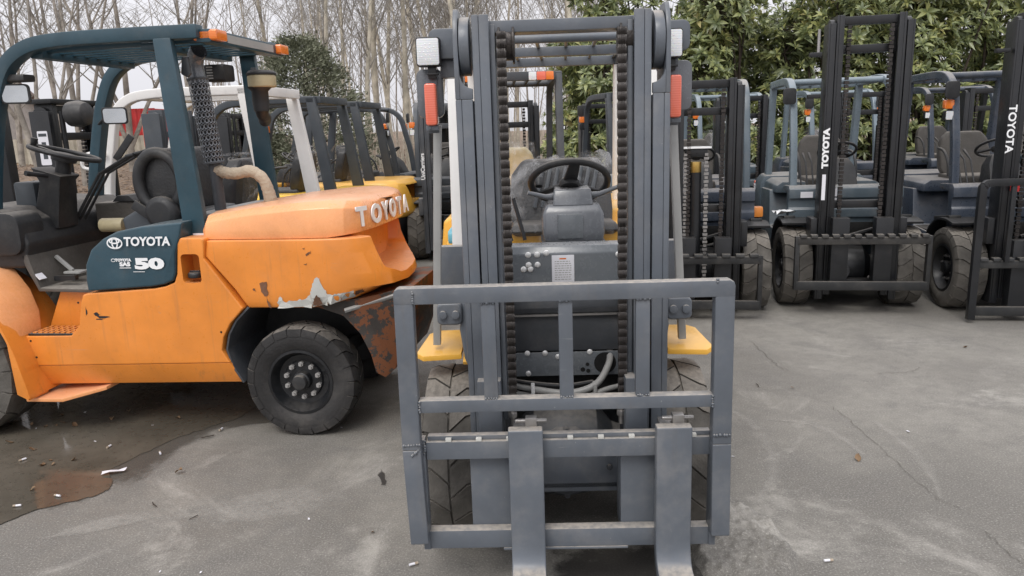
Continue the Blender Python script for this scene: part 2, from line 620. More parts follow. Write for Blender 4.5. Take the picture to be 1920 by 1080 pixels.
# ------------------------------------------------------------------ ground
def concrete_mat():
    m, n, l, b = nmat('weathered_concrete')
    tc = n.new('ShaderNodeTexCoord').outputs['Object']
    big = noise(n, l, tc, .55, 6, .6, .4)
    mid = noise(n, l, tc, 2.3, 6, .65, .5)
    sm = noise(n, l, tc, 14, 5, .6)
    fine = noise(n, l, tc, 120, 3, .7)
    grit = noise(n, l, tc, 330, 2, .6)
    c = mixc(n, l, ramp(n, l, big, .36, .66), (.150, .141, .125, 1), (.250, .237, .210, 1))
    c = mixc(n, l, ramp(n, l, mid, .42, .75, 0, .75), c, (.145, .138, .128, 1))
    c = mixc(n, l, ramp(n, l, noise(n, l, tc, 1.1, 7, .7, .9), .54, .72, 0, .65), c, (.43, .41, .37, 1))
    c = mixc(n, l, ramp(n, l, sm, .35, .75, 0, .35), c, (.12, .115, .105, 1))
    c = mixc(n, l, ramp(n, l, fine, .5, .76, 0, .6), c, (.50, .48, .44, 1))
    c = mixc(n, l, ramp(n, l, fine, .46, .24, 0, .6), c, (.07, .066, .06, 1))
    c = mixc(n, l, ramp(n, l, grit, .58, .72, 0, .35), c, (.5, .48, .45, 1))
    # oil spots
    v = n.new('ShaderNodeTexVoronoi')
    v.inputs['Scale'].default_value = .9
    l.new(tc, v.inputs['Vector'])
    wob = mth(n, l, 'ADD', v.outputs['Distance'], mth(n, l, 'MULTIPLY', sm, .12))
    c = mixc(n, l, ramp(n, l, wob, .20, .10, 0, .55), c, (.06, .056, .05, 1))
    l.new(c, b.inputs['Base Color'])
    l.new(ramp(n, l, mid, .3, .7, .62, .9), b.inputs['Roughness'])
    b.inputs['Specular IOR Level'].default_value = .35
    h = mth(n, l, 'ADD', mth(n, l, 'MULTIPLY', fine, .5), mth(n, l, 'MULTIPLY', grit, .4))
    h = mth(n, l, 'ADD', h, mth(n, l, 'MULTIPLY', sm, 1.0))
    bp = n.new('ShaderNodeBump')
    bp.inputs['Strength'].default_value = .55
    bp.inputs['Distance'].default_value = .006
    l.new(h, bp.inputs['Height'])
    l.new(bp.outputs[0], b.inputs['Normal'])
    return m
M['concrete'] = concrete_mat()

def soil_mat():
    m, n, l, b = nmat('leafy_soil')
    tc = n.new('ShaderNodeTexCoord').outputs['Object']
    a = noise(n, l, tc, 1.2, 6, .65)
    f = noise(n, l, tc, 16, 5, .7)
    c = mixc(n, l, ramp(n, l, a, .3, .7), (.17, .12, .085, 1), (.30, .225, .165, 1))
    c = mixc(n, l, ramp(n, l, f, .4, .7, 0, .6), c, (.10, .07, .05, 1))
    l.new(c, b.inputs['Base Color'])
    b.inputs['Roughness'].default_value = 1
    bp = n.new('ShaderNodeBump')
    bp.inputs['Strength'].default_value = .9
    bp.inputs['Distance'].default_value = .05
    l.new(f, bp.inputs['Height'])
    l.new(bp.outputs[0], b.inputs['Normal'])
    return m
M['soil'] = soil_mat()

def soft_mat(name, col, edge0, edge1, rough=.7, scale=9, amt=1.0):
    """a stain whose ragged edge comes from noise"""
    m, n, l, b = nmat(name)
    tc = n.new('ShaderNodeTexCoord')
    nz = noise(n, l, tc.outputs['Object'], scale, 6, .7)
    vc = n.new('ShaderNodeVertexColor')
    vc.layer_name = 'edge'
    s = mth(n, l, 'ADD', vc.outputs['Color'], mth(n, l, 'MULTIPLY', mth(n, l, 'SUBTRACT', nz, .5), 1.3))
    l.new(ramp(n, l, s, edge0, edge1, 0, amt), b.inputs['Alpha'])
    fine = noise(n, l, tc.outputs['Object'], 60, 4)
    c = mixc(n, l, ramp(n, l, fine, .3, .7), (*col, 1), tuple(x * .75 for x in col) + (1,))
    l.new(c, b.inputs['Base Color'])
    b.inputs['Roughness'].default_value = rough
    return m
M['chalk'] = soft_mat('pale_scuff_on_concrete', (.46, .44, .40), .35, 1.25, .85, 11, .45)
M['damp'] = soft_mat('damp_concrete', (.095, .086, .073), .35, .7, .5, 4, .62)
M['oil'] = soft_mat('oil_stain', (.05, .046, .042), .3, .8, .5, 12, .75)

def water_mat():
    m, n, l, b = nmat('muddy_puddle_water')
    tc = n.new('ShaderNodeTexCoord').outputs['Object']
    a = noise(n, l, tc, 1.6, 5, .6, .5)
    c = mixc(n, l, ramp(n, l, a, .3, .7), (.075, .066, .052, 1), (.125, .110, .088, 1))
    c = mixc(n, l, ramp(n, l, noise(n, l, tc, 40, 5, .7), .55, .8, 0, .5), c, (.12, .105, .085, 1))
    l.new(c, b.inputs['Base Color'])
    l.new(ramp(n, l, noise(n, l, tc, 5, 5, .6), .35, .7, .03, .16), b.inputs['Roughness'])
    b.inputs['IOR'].default_value = 1.33
    vc = n.new('ShaderNodeVertexColor')
    vc.layer_name = 'edge'
    s = mth(n, l, 'ADD', vc.outputs['Color'], mth(n, l, 'MULTIPLY', mth(n, l, 'SUBTRACT', noise(n, l, tc, 22, 5, .7), .5), 1.2))
    l.new(ramp(n, l, s, .2, 1.05), b.inputs['Alpha'])
    bp = n.new('ShaderNodeBump')
    bp.inputs['Strength'].default_value = .05
    bp.inputs['Distance'].default_value = .01
    l.new(noise(n, l, tc, 6, 2), bp.inputs['Height'])
    l.new(bp.outputs[0], b.inputs['Normal'])
    return m
M['water'] = water_mat()
M['stemdark_crack'] = paint('dirt_in_crack', (.13, .12, .105), .95, 0, .3, spec=.1, bump=0)

def sheet(name, x0, x1, y0, y1, z, mat):
    bm = B()
    bm.faces.new([bm.verts.new(p) for p in ((x0, y0, z), (x1, y0, z), (x1, y1, z), (x0, y1, z))])
    return tag(obj(name, bm, mat), kind='structure')
sheet('ground', -320, 320, -60, 420, -.03, 'soil')
bm = B()
box(bm, -45, 45, -8, 14.6, -.2, 0)
tag(obj('concrete_yard', bm, 'concrete'), kind='structure')

def blob(name, pts, z, mat, kind='structure', rings=4, jit=.012, sub=3, seed=1, fade=True):
    """flat irregular patch, its vertex attribute falling to 0 at the rim"""
    random.seed(seed)
    out = []
    n = len(pts)
    sp = smoothpath(list(pts) + [pts[0]], sub)[:-1]
    sp = [(x + random.uniform(-jit, jit), y + random.uniform(-jit, jit)) for x, y in sp]
    cx = sum(p[0] for p in sp) / len(sp)
    cy = sum(p[1] for p in sp) / len(sp)
    vs, fs, cols = [], [], []
    m = len(sp)
    for r_ in range(rings + 1):
        t = 1 - r_ / (rings + 1)
        for x, y in sp:
            vs.append((cx + (x - cx) * t, cy + (y - cy) * t, z))
            cols.append(min(1, (1 - t) * 2.0))
    for r_ in range(rings):
        for i in range(m):
            j = (i + 1) % m
            fs.append((r_ * m + i, r_ * m + j, (r_ + 1) * m + j, (r_ + 1) * m + i))
    fs.append(tuple(rings * m + i for i in range(m)))
    me = bpy.data.meshes.new(name)
    me.from_pydata(vs, [], fs)
    me.update()
    at = me.color_attributes.new('edge', 'FLOAT_COLOR', 'POINT')
    for i, c in enumerate(cols):
        at.data[i].color = (c, c, c, 1)
    if me.polygons[0].normal.z < 0:
        me.flip_normals()
    me.materials.append(M[mat])
    return tag(link(name, me), kind=kind)

def ribbon(name, pts, wd, z, mat, kind='structure', sub=6):
    sp = smoothpath(pts, sub)
    L_, R_ = offs(sp, [wd * (.25 + .75 * math.sin(PI * (i + .5) / len(sp))) for i in range(len(sp))])
    vs, fs, cols = [], [], []
    for a, c, b in zip(L_, sp, R_):
        vs += [(*a, z), (*c, z), (*b, z)]
        cols += [0, .9, 0]
    for i in range(len(sp) - 1):
        k = i * 3
        fs += [(k, k + 1, k + 4, k + 3), (k + 1, k + 2, k + 5, k + 4)]
    me = bpy.data.meshes.new(name)
    me.from_pydata(vs, [], fs)
    me.update()
    at = me.color_attributes.new('edge', 'FLOAT_COLOR', 'POINT')
    for i, c in enumerate(cols):
        at.data[i].color = (c, c, c, 1)
    if me.polygons[0].normal.z < 0:
        me.flip_normals()
    me.materials.append(M[mat])
    return tag(link(name, me), kind=kind)

PUDDLE = [(-2.375, 3.127), (-2.301, 3.243), (-2.19, 3.312), (-2.075, 3.384), (-2.05, 3.47), (-2.09, 3.56), (-2.15, 3.65), (-2.12, 3.76), (-2.038, 3.929), (-1.945, 4.1), (-1.825, 4.233), (-1.70, 4.40), (-1.65, 4.8), (-1.7, 5.3), (-2.2, 5.6), (-2.8, 5.4), (-3.6, 5.0), (-3.9, 4.3), (-3.6, 3.6), (-3.0, 3.1), (-2.6, 3.0)]
blob('damp_patch', [(-2.9, 2.95), (-2.2, 3.05), (-1.85, 3.4), (-1.75, 3.9), (-1.5, 4.2), (-1.0, 4.35), (-.8, 4.9), (-1.2, 5.6), (-2.4, 5.9), (-3.8, 5.4), (-4.2, 4.2), (-3.7, 3.2)], .003, 'damp', seed=4, rings=8)
random.seed(2)
sp = smoothpath(PUDDLE + [PUDDLE[0]], 6)[:-1]
bm = B()
fc = bm.faces.new([bm.verts.new((x + random.uniform(-.008, .008), y + random.uniform(-.008, .008), .005)) for x, y in sp])
fc.normal_update()
if fc.normal.z < 0:
    fc.normal_flip()
rim = set(bm.verts)
bmesh.ops.inset_region(bm, faces=[fc], thickness=.11, use_even_offset=False)
lay = bm.verts.layers.float_color.new('edge')
for v in bm.verts:
    v[lay] = (0, 0, 0, 1) if v in rim else (1, 1, 1, 1)
bmesh.ops.triangulate(bm, faces=[f for f in bm.faces if len(f.verts) > 4])
tag(obj('puddle', bm, 'water'), kind='structure')
blob('damp_patch', [(-2.7, 2.1), (-2.2, 2.45), (-1.9, 2.2), (-1.7, 1.8), (-2.0, 1.4), (-2.7, 1.4)], .003, 'damp', seed=9)
blob('oil_stain', [(-.72, 3.52), (-.70, 3.59), (-.68, 3.50), (-.645, 3.39), (-.67, 3.37)], .003, 'oil', seed=3)
blob('oil_stain', [(.0, 2.2), (.1, 2.9), (.75, 2.9), (.8, 2.1), (.5, 1.9), (.2, 1.95)], .003, 'oil', seed=5)
ribbon('tyre_scuff', [(1.27, 4.25), (1.34, 4.02), (1.34, 3.80), (1.30, 3.55), (1.22, 3.32), (1.08, 3.10)], .24, .004, 'chalk')
ribbon('tyre_scuff', [(1.45, 4.05), (1.62, 4.00), (1.72, 3.87), (1.76, 3.72), (1.77, 3.55)], .18, .004, 'chalk')
ribbon('tyre_scuff', [(2.03, 4.0), (2.04, 3.83), (2.03, 3.55), (1.98, 3.3), (1.90, 3.08)], .18, .004, 'chalk')
blob('pale_scuff', [(-1.7, 3.1), (-1.3, 3.0), (-.9, 3.1), (-.75, 3.3), (-1.0, 3.5), (-1.4, 3.4)], .004, 'chalk', seed=14)
blob('pale_scuff', [(-2.2, 2.95), (-1.9, 3.0), (-1.6, 3.15), (-1.7, 3.25), (-2.0, 3.15)], .0045, 'chalk', seed=15)
def crack(pts, w=.006, seed=0):
    random.seed(seed)
    sp = smoothpath(pts, 10)
    sp = [(x + random.uniform(-.012, .012), y + random.uniform(-.012, .012)) for x, y in sp]
    bm = B()
    L_, R_ = offs(sp, [w * random.uniform(.3, 1.3) for _ in sp])
    vs = [(bm.verts.new((*a, .005)), bm.verts.new((*b, .005))) for a, b in zip(L_, R_)]
    for p, q in zip(vs, vs[1:]):
        bm.faces.new((p[0], p[1], q[1], q[0]))
    tag(obj('crack', bm, 'stemdark_crack'), kind='structure')
crack([(1.86, 5.64), (1.85, 5.1), (1.88, 4.9)], .004, 1)
crack([(1.89, 4.2), (1.905, 3.95), (1.893, 3.57), (1.886, 3.11), (1.933, 2.99)], .003, 2)
crack([(1.93, 2.8), (1.914, 2.67), (1.923, 2.4), (1.95, 2.1)], .0035, 3)
crack([(2.46, 4.79), (2.65, 4.79), (2.78, 4.88)], .004, 4)
# lump of broken mortar beside the load frame
from mathutils import noise as mnoise
bm = B()
N1, N2 = 46, 74
grid = []
for j in range(N2 + 1):
    row = []
    for i in range(N1 + 1):
        x, y = .66 + .46 * i / N1, 2.2 + 1.06 * j / N2
        u, v = (x - .89) / .21, (y - 2.72) / .50
        d = u * u + v * v + .35 * mnoise.noise(Vector((x * 9, y * 9, 3)))
        hgt = .045 * max(0, min(1, (1.0 - d) * 2.2))
        hgt += (.016 * mnoise.fractal(Vector((x * 26, y * 26, 1)), .8, 2, 4)) * max(0, min(1, (1.05 - d) * 3))
        row.append(bm.verts.new((x, y, -.004 + hgt)))
    grid.append(row)
for p, q in zip(grid, grid[1:]):
    for i in range(N1):
        bm.faces.new((p[i], p[i + 1], q[i + 1], q[i]))
tag(obj('mortar_patch', bm, 'concrete', sharp=60), kind='structure')

# leaf bank rising behind the left rows
random.seed(12)
def bank_h(x, y):
    t = max(0, min(1, (y - 15.0) / 11))
    u = max(0, min(1, (2.5 - x) / 4))
    return (.95 * t * t * (3 - 2 * t) + .012 * max(0, y - 26)) * u + .05 * math.sin(x * 1.3 + y * .7) * t - .02
nx, ny = 60, 46
vs, fs = [], []
for j in range(ny + 1):
    for i in range(nx + 1):
        x, y = -70 + 78 * i / nx, 14.4 + 75 * (j / ny) ** 1.6
        vs.append((x, y, bank_h(x, y)))
for j in range(ny):
    for i in range(nx):
        k = j * (nx + 1) + i
        fs.append((k, k + 1, k + nx + 2, k + nx + 1))
me = bpy.data.meshes.new('leaf_bank')
me.from_pydata(vs, [], fs)
me.materials.append(M['soil'])
me.shade_smooth()
tag(link('leaf_bank', me), kind='structure')

# ================================================================== the grey forklift facing the camera
def main_truck():
    T = thing('forklift', 'charcoal grey forklift facing the camera with empty forks and a square load frame', 'forklift', (.205, 3.0, 0), R(-91.7), 'forklifts parked in the yard')
    C = 'charcoal'
    # ---- wheels and axle
    for s in (-1, 1):
        wheel(T, 0, s * .462, .36, .215, s, nl=17, tmat='rubber', rmat='charcoal')
        wheel(T, -1.72, s * .46, .285, .17, s, nl=17, tmat='rubber', rmat='charcoal')
    bm = B()
    lathe(bm, [(.06, -.36), (.085, -.34), (.085, -.24), (.10, -.2), (.19, -.13), (.215, 0), (.19, .13), (.10, .2), (.085, .24), (.085, .34), (.06, .36)], 28, c=(0, 0, .36))
    cyl(bm, (.10, 0, .36), (.24, 0, .36), .17, .11, 24)
    for k in range(8):
        a = k * PI / 4
        cyl(bm, (.16, .14 * math.cos(a), .36 + .14 * math.sin(a)), (.19, .14 * math.cos(a), .36 + .14 * math.sin(a)), .014, n=6)
    obj('drive_axle', bm, 'charcoal_dark', T, .004)
    bm = B()
    cyl(bm, (.235, .02, .36), (.262, .02, .36), .085, n=24)
    obj('axle_cover', bm, 'steel', T, .006)
    # ---- chassis
    bm = B()
    prism(bm, [(-.30, .24), (-1.36, .24), (-1.40, .46), (-1.52, .62), (-1.52, .98), (-.95, .98), (-.92, .60), (-.30, .60)], -.48, .48)
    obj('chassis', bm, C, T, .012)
    # ---- yellow fender steps beside the mast
    for s in (-1, 1):
        bm = B()
        a, b = s * .415, s * .60
        top = [(.10, a), (.115, a), (.125, b - s * .03), (.10, b), (-.10, b - s * .03), (-.16, b - s * .06), (-.17, a)]
        ring = []
        for dz in (0, .022):
            ring.append([(x, y, .825 + dz - .30 * max(0, x) - .05 * max(0, -x)) for x, y in top])
        loft(bm, ring)
        obj('fender', bm, 'amber_yellow', T, .004)
        bm = B()
        strip(bm, smoothpath([(.12, .775), (.06, .805), (-.1, .84), (-.30, .78), (-.42, .55), (-.44, .34)], 4), .018, s * .30, s * .41)
        obj('inner_fender', bm, 'amber_yellow', T, .003)
    # ---- front cowl
    bm = B()
    prism(bm, [(-.06, 1.0), (-.055, 1.185), (-.075, 1.215), (-.13, 1.222), (-.30, 1.19), (-.30, 1.155), (-.10, 1.17), (-.085, 1.15), (-.085, 1.0)], -.235, .295)
    obj('cowl_panel', bm, 'charcoal_smooth', T, .006, seg=3)
    for s, y0, y1 in ((-1, -.52, -.24), (1, .30, .50)):
        bm = B()
        box(bm, -.14, -.09, y0, y1, 1.03, 1.222)
        obj('cowl_wing', bm, C, T, .008)
    bm = B()
    prism(bm, [(-.06, .93), (-.05, .965), (-.055, 1.0), (-.14, 1.0), (-.14, .93)], -.235, .30)
    box(bm, -.20, -.07, -.30, .30, .76, .93)
    obj('lower_panel', bm, 'charcoal_dark', T, .004)
    bm = B()
    box(bm, -.064, -.052, -.235, .30, .918, .926)
    obj('panel_edge', bm, 'steel', T)
    pl = obj('valve_plate', box(B(), -.064, -.0505, -.21, .235, .655, .758), 'charcoal_smooth', T, .002)
    for y, z, r_ in ((.180, .708, .047), (.085, .680, .010), (.105, .703, .008), (.108, .674, .009)):
        bm = B()
        cyl(bm, (-.0505, y, z), (-.049, y, z), r_, n=24)
        obj('plate_hole_shade', bm, 'hole_shade', pl)  # flat dark disc, its colour standing for the shade inside a hole
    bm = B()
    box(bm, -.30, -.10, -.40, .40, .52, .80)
    obj('bulkhead', bm, 'hole_shade', T)
    # bolts and the white plate
    nb = None
    def bolt(x, y, z, r=.011):
        nonlocal nb
        if nb is None:
            b_ = B()
            lathe(b_, [(.011, 0), (.011, .004), (.007, .009), (.0005, .010)], 14, 'x')
            nb = mesh_of('bolt', b_, 'bolt', sharp=50)
        o = link('bolt', nb, T, (x, y, z))
        o.scale = (.55, r / .011, r / .011)
    for y, z in ((-.135, 1.182), (-.098, 1.182), (-.06, 1.188), (-.134, 1.14), (-.097, 1.14), (-.155, 1.122), (-.127, 1.122), (.238, 1.175)):
        bolt(-.055, y, z, .0125)
    for y, z in ((-.15, .758), (-.075, .757), (-.148, .668), (.115, .758), (-.02, .74)):
        bolt(-.05, y, z, .012)
    bm = B()
    box(bm, -.0545, -.0515, -.038, .055, 1.06, 1.178)
    pt = obj('instruction_plate', bm, 'paper', T, .0012)
    bm = B()
    random.seed(3)
    for k in range(9):
        z = 1.150 - k * .0095
        x = -.026
        while x < .04:
            w_ = random.uniform(.004, .014)
            box(bm, -.0515, -.0512, x, min(.043, x + w_), z, z + .0035)
            x += w_ + .003
    obj('plate_print', bm, 'tube', pt)
    bm = B()
    box(bm, -.0515, -.0512, -.006, .022, 1.160, 1.166)
    obj('plate_heading', bm, 'amber', pt)
    # ---- hoses under the plate
    bm = B()
    tube(bm, smoothpath([(.0, -.26, .650), (.06, -.12, .635), (.09, .02, .628), (.08, .13, .66), (.0, .19, .72), (-.1, .205, .75)]), .014, 10)
    obj('hose', bm, 'tube', T)
    bm = B()
    tube(bm, smoothpath([(.0, -.26, .612), (.07, -.1, .606), (.09, .05, .60), (.07, .17, .632), (.02, .26, .635)]), .011, 10)
    obj('hose', bm, 'tube', T)
    bm = B()
    tube(bm, smoothpath([(.0, -.26, .668), (.05, -.15, .662), (.06, .0, .65), (.05, .12, .66)]), .009, 8)
    obj('hose', bm, 'plastic', T)
    for y in (-.13, .125):
        bm = B()
        box(bm, .05, .10, y - .008, y + .008, .59, .665)
        obj('hose_clamp', bm, 'bolt' if y < 0 else 'tube', T, .004)
    # ---- mast
    k_lean = R(0)
    def mobj(name, bm, mat, bevel=.004, parent=None):
        o = obj(name, bm, mat, parent or T, bevel)
        if parent is None:
            o.rotation_euler = (-k_lean, 0, 0)
            o.location = (0, .0, 0)
        return o
    for s in (-1, 1):
        def yy(a, b):
            return (min(s * a, s * b), max(s * a, s * b))
        # outer channel: a C section with a curved notch for the sheave at its top
        bm = B()
        y0, y1 = yy(.308, .318)
        box(bm, .19, .38, *yy(.345, .366), .17, 1.80)
        box(bm, .355, .38, *yy(.307, .345), .17, 1.80)
        box(bm, .19, .215, *yy(.307, .345), .17, 1.80)
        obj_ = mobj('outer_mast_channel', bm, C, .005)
        bm = B()
        prism(bm, [(.19, 1.80), (.38, 1.80), (.38, 2.0), (.365, 2.06), (.33, 2.10), (.24, 2.10), (.19, 2.04)], *yy(.350, .366))
        fil = [(.350, 1.80), (.307, 1.80), (.307, 1.842)] + [(.350 - .043 * math.cos(t * PI / 2 / 6) * 1.0, 1.885 - .043 * math.sin((6 - t) * PI / 12)) for t in range(6, -1, -1)]
        prism(bm, [(s * u, v) for u, v in [(.350, 1.80), (.306, 1.80), (.306, 1.835), (.318, 1.838), (.332, 1.846), (.343, 1.862), (.350, 1.885)]], .355, .38, 'yz')
        mobj('mast_top_plate', bm, C, .003)
        bm = B()
        cyl(bm, (.29, s * .313, 1.98), (.29, s * .347, 1.98), .098, n=40)
        mobj('sheave', bm, 'charcoal', .004)
        # inner channel
        bm = B()
        box(bm, .20, .375, *yy(.278, .302), .22, 2.075)
        box(bm, .352, .375, *yy(.244, .278), .22, 2.075)
        box(bm, .20, .222, *yy(.244, .278), .22, 2.075)
        mobj('inner_mast_channel', bm, C, .005)
        bm = B()
        box(bm, .22, .345, *yy(.225, .243), .62, 2.045)
        mobj('mast_rail', bm, 'charcoal', .003)
        # lift cylinder behind the channel
        bm = B()
        cyl(bm, (.13, s * .255, .30), (.13, s * .255, 1.60), .034, n=18)
        cyl(bm, (.13, s * .255, 1.60), (.13, s * .255, 2.0), .022, n=14)
        mobj('lift_cylinder', bm, 'charcoal_dark', .002)
        # chain anchor and chain
        ca = T
        ms = chain_meshes()
        z = 1.995
        i = 0
        ch = None
        yc = s * .204
        while z > .70:
            y = yc + (z - 1.0) * math.tan(k_lean) 
            o = link('chain_link', ms[i % 2], ch or T, None)
            if ch is None:
                o.name = 'lift_chain'
                ch = o
                o.location = (.355, y, z)
                z0, yb = z, y
            else:
                o.location = (0, y - yb, z - z0)
            o.rotation_euler = (0, random.uniform(-.02, .02), random.uniform(-.03, .03))
            z -= .0310
            i += 1
        bm = B()
        cyl(bm, (.355, yc - .004, .60), (.355, yc - .004, .70), .010, n=10)
        cyl(bm, (.355, yc - .004, .635), (.355, yc - .004, .655), .019, n=6)
        box(bm, .335, .375, yc - .03, yc + .022, .695, .715)
        obj('chain_anchor', bm, 'steel', T, .002)
        # chain sheave at the top
        bm = B()
        cyl(bm, (.295, s * .185 + .02, 1.985), (.295, s * .23 + .02, 1.985), .056, n=28)
        cyl(bm, (.295, s * .179 + .02, 1.985), (.295, s * .187 + .02, 1.985), .068, n=28)
        cyl(bm, (.295, s * .228 + .02, 1.985), (.295, s * .236 + .02, 1.985), .068, n=28)
        obj('chain_sheave', bm, 'chain', T, .002)
        # big side cylinder bracket beside the top of the mast
        bm = B()
        rbox(bm, .02, .16, *yy(.365, .475), 1.955, 2.062, .025)
        box(bm, .05, .13, *yy(.37, .44), 1.89, 1.955)
        mobj('mast_side_lug', bm, C, .006)
        # tilt bracket and fender bracket
        bm = B()
        rbox(bm, .02, .16, *yy(.40, .50), .945, 1.035, .022)
        prism(bm, [(s * .36, .70), (s * .40, .80), (s * .415, .92), (s * .40, 1.03), (s * .36, 1.06)], .0, .14, 'yz')
        obj('tilt_bracket', bm, C, T, .01, seg=3)
        bm = B()
        for q in (.425, .475):
            cyl(bm, (.158, s * q, .99), (.175, s * q, .99), .016, n=14)
        obj('bracket_bolt', bm, 'charcoal', T, .002)
        # lamp post
        bm = B()
        bar(bm, (.06, s * .452 - .018, 1.72), (.06, s * .50 - .018, .84), .03, .03)
        obj('lamp_post', bm, 'tube', T, .003)
    # cross members
    bm = B()
    box(bm, .24, .34, -.243, .243, 2.018, 2.058)
    mobj('mast_crossbar', bm, C, .004)
    bm = B()
    box(bm, .20, .30, -.30, .30, .295, .46)
    mobj('mast_crossbar', bm, C, .006)
    bm = B()
    box(bm, .20, .23, -.30, .30, 1.02, 1.06)
    mobj('mast_crossbar', bm, 'charcoal_dark', .006)
    bm = B()
    tube(bm, [(.34, -.20, .515), (.38, -.1, .502), (.39, .05, .50), (.36, .14, .51), (.32, .2, .55)], .010, 8)
    obj('hose', bm, 'tube', T)
    bm = B()
    box(bm, .24, .30, -.16, .2, .31, .335)
    cyl(bm, (.3, .16, .40), (.315, .16, .40), .012, n=10)
    obj('mast_base_plate', bm, 'charcoal_dark', T, .004)
    # ---- carriage
    for s, y0, y1 in ((-1, -.362, -.215), (1, .178, .318)):
        bm = B()
        box(bm, .40, .515, y0, y1, .25, .57)
        box(bm, .35, .42, y0 + .03, y1 - .03, .30, .80)
        obj('carriage_plate', bm, C, T, .006)
    bm = B()
    prism(bm, [(-.51, .562), (.492, .562), (.492, .628), (-.51, .628)], .515, .56, 'yz')
    box(bm, .515, .545, -.505, .487, .6285, .645)
    cbar = obj('carriage_bar', bm, C, T, .003)
    for k in range(9):
        bm = B()
        y = -.44 + k * .107
        box(bm, .5455, .5615, y, y + .020, .6285, .6405)
        obj('notch', bm, 'primer', cbar, .001)
    bm = B()
    box(bm, .515, .56, -.515, .487, .215, .285)
    box(bm, .53, .562, -.25, .20, .205, .2149)
    obj('carriage_bar', bm, C, T, .004)
    for y in (-.525, .497):
        bm = B()
        box(bm, .52, .565, y - .012, y + .012, .215, .640)
        obj('carriage_end_plate', bm, 'charcoal', T, .003)
    # ---- load frame
    for s, pts in ((-1, [(-.549, 1.1665), (-.553, .62), (-.545, .262)]), (1, [(.510, 1.1665), (.512, .62), (.516, .275)])):
        bm = B()
        for a, b in zip(pts, pts[1:]):
            bar(bm, (.585, a[0], a[1]), (.585, b[0], b[1]), .064, .05)
        obj('frame_post', bm, C, T, .005, seg=3)
    bm = B()
    prism(bm, [(-.581, 1.138), (-.581, 1.175), (-.577, 1.187), (-.565, 1.193), (.525, 1.193), (.538, 1.187), (.542, 1.175), (.542, 1.138)], .559, .611, 'yz')
    obj('frame_top_bar', bm, C, T, .004)
    bm = B()
    box(bm, .562, .608, -.519, .480, .756, .800)
    obj('frame_cross_bar', bm, C, T, .004)
    for y in (-.270, -.013, .243):
        bm = B()
        box(bm, .570, .602, y - .0235, y + .0235, .8005, 1.1375)
        obj('frame_bar', bm, C, T, .003)
    # weld beads
    bm = B()
    random.seed(11)
    def bead(p, q, n):
        for i in range(n):
            t = (i + .5) / n
            c = Vector(p).lerp(Vector(q), t)
            bmesh.ops.create_icosphere(bm, subdivisions=1, radius=random.uniform(.004, .0065), matrix=Matrix.Translation(c + Vector((random.uniform(-.002, .002),) * 3)))
    bead((.612, -.517, 1.14), (.612, -.517, 1.185), 6)
    bead((.612, .482, 1.185), (.605, .482, 1.196), 3)
    bead((.612, -.583, .64), (.612, -.52, .642), 7)
    bead((.612, -.555, .60), (.612, -.525, .625), 6)
    bead((.612, .481, .655), (.612, .54, .655), 7)
    for y in (-.27, -.013, .243):
        bead((.604, y - .023, 1.136), (.604, y + .023, 1.136), 6)
        bead((.604, y - .023, .802), (.604, y + .023, .802), 5)
    bead((.61, -.516, .755), (.61, -.516, .80), 5)
    bead((.61, .478, .755), (.61, .478, .80), 5)
    bead((.567, -.515, .585), (.567, -.512, .64), 6)
    bead((.567, .49, .60), (.567, .49, .64), 5)
    tag(obj('weld_bead', bm, 'charcoal', T, sharp=80), kind='stuff')
    # ---- forks
    for y0, y1 in ((-.218, -.098), (.290, .412)):
        bm = B()
        yc = (y0 + y1) / 2
        w = y1 - y0
        path = [(.588, .685), (.588, .30), (.592, .235), (.606, .190), (.632, .160), (.67, .147), (.75, .143), (1.2, .143), (1.72, .150)]
        path = [path[0], path[1]] + smoothpath(path[1:7], 4)[1:] + path[7:]
        th = [.045] * (len(path) - 2) + [.040, .014]
        strip(bm, path, th, y0, y1)
        for v in bm.verts:
            if v.co.x > 1.5:
                v.co.y = yc + (v.co.y - yc) * .8
        f = obj('fork', bm, C, T, .006, seg=3)
        bm = B()
        prism(bm, [(.515, .645), (.5655, .645), (.5655, .683), (.50, .683), (.50, .66)], yc - w * .35, yc + w * .35)
        bar(bm, (.555, yc + .02, .684), (.555, yc + .02, .715), .04, .035)
        cyl(bm, (.555, yc - .035, .70), (.555, yc + .075, .70), .008, n=8)
        obj('fork_lock', bm, 'steel', f, .003)
    # ---- lamps, signals, mirrors on each side
    for s, yl, ys, ym, wl_ in ((-1, -.475, -.474, -.486, .088), (1, .398, .416, .440, .088)):
        la = obj('headlight', rbox(B(), .14, .195, yl - wl_ / 2, yl + wl_ / 2, 1.928, 2.03, .010), 'black', T, .003)
        bm = B()
        rbox(bm, .195, .201, yl - wl_ / 2 + .004, yl + wl_ / 2 - .004, 1.932, 2.025, .008)
        ln = obj('headlight_glass', bm, 'clear', la, .002)
        bm = B()
        for ring, n_ in ((0, 1), (.014, 6), (.028, 10)):
            for k in range(n_):
                a = 2 * PI * k / n_
                bmesh.ops.create_icosphere(bm, subdivisions=2, radius=.0045, matrix=Matrix.Translation((.1975, yl + ring * math.cos(a), 1.978 + ring * math.sin(a))))
        obj('headlight_bulb', bm, 'bolt', la, sharp=80)
        bm = B()
        bar(bm, (.165, yl + .008, 1.93), (.165, yl + .008, 1.885), .03, .012)
        box(bm, .15, .18, yl - .01, yl + .03, 1.898, 1.905)
        obj('lamp_bracket', bm, 'black', T, .002)
        mi = obj('mirror', rbox(B(), .085, .11, ym - .05 if s < 0 else ym - .02, ym + .05 if s < 0 else ym + .055, 1.745, 1.925, .026), 'dash', T, .006)
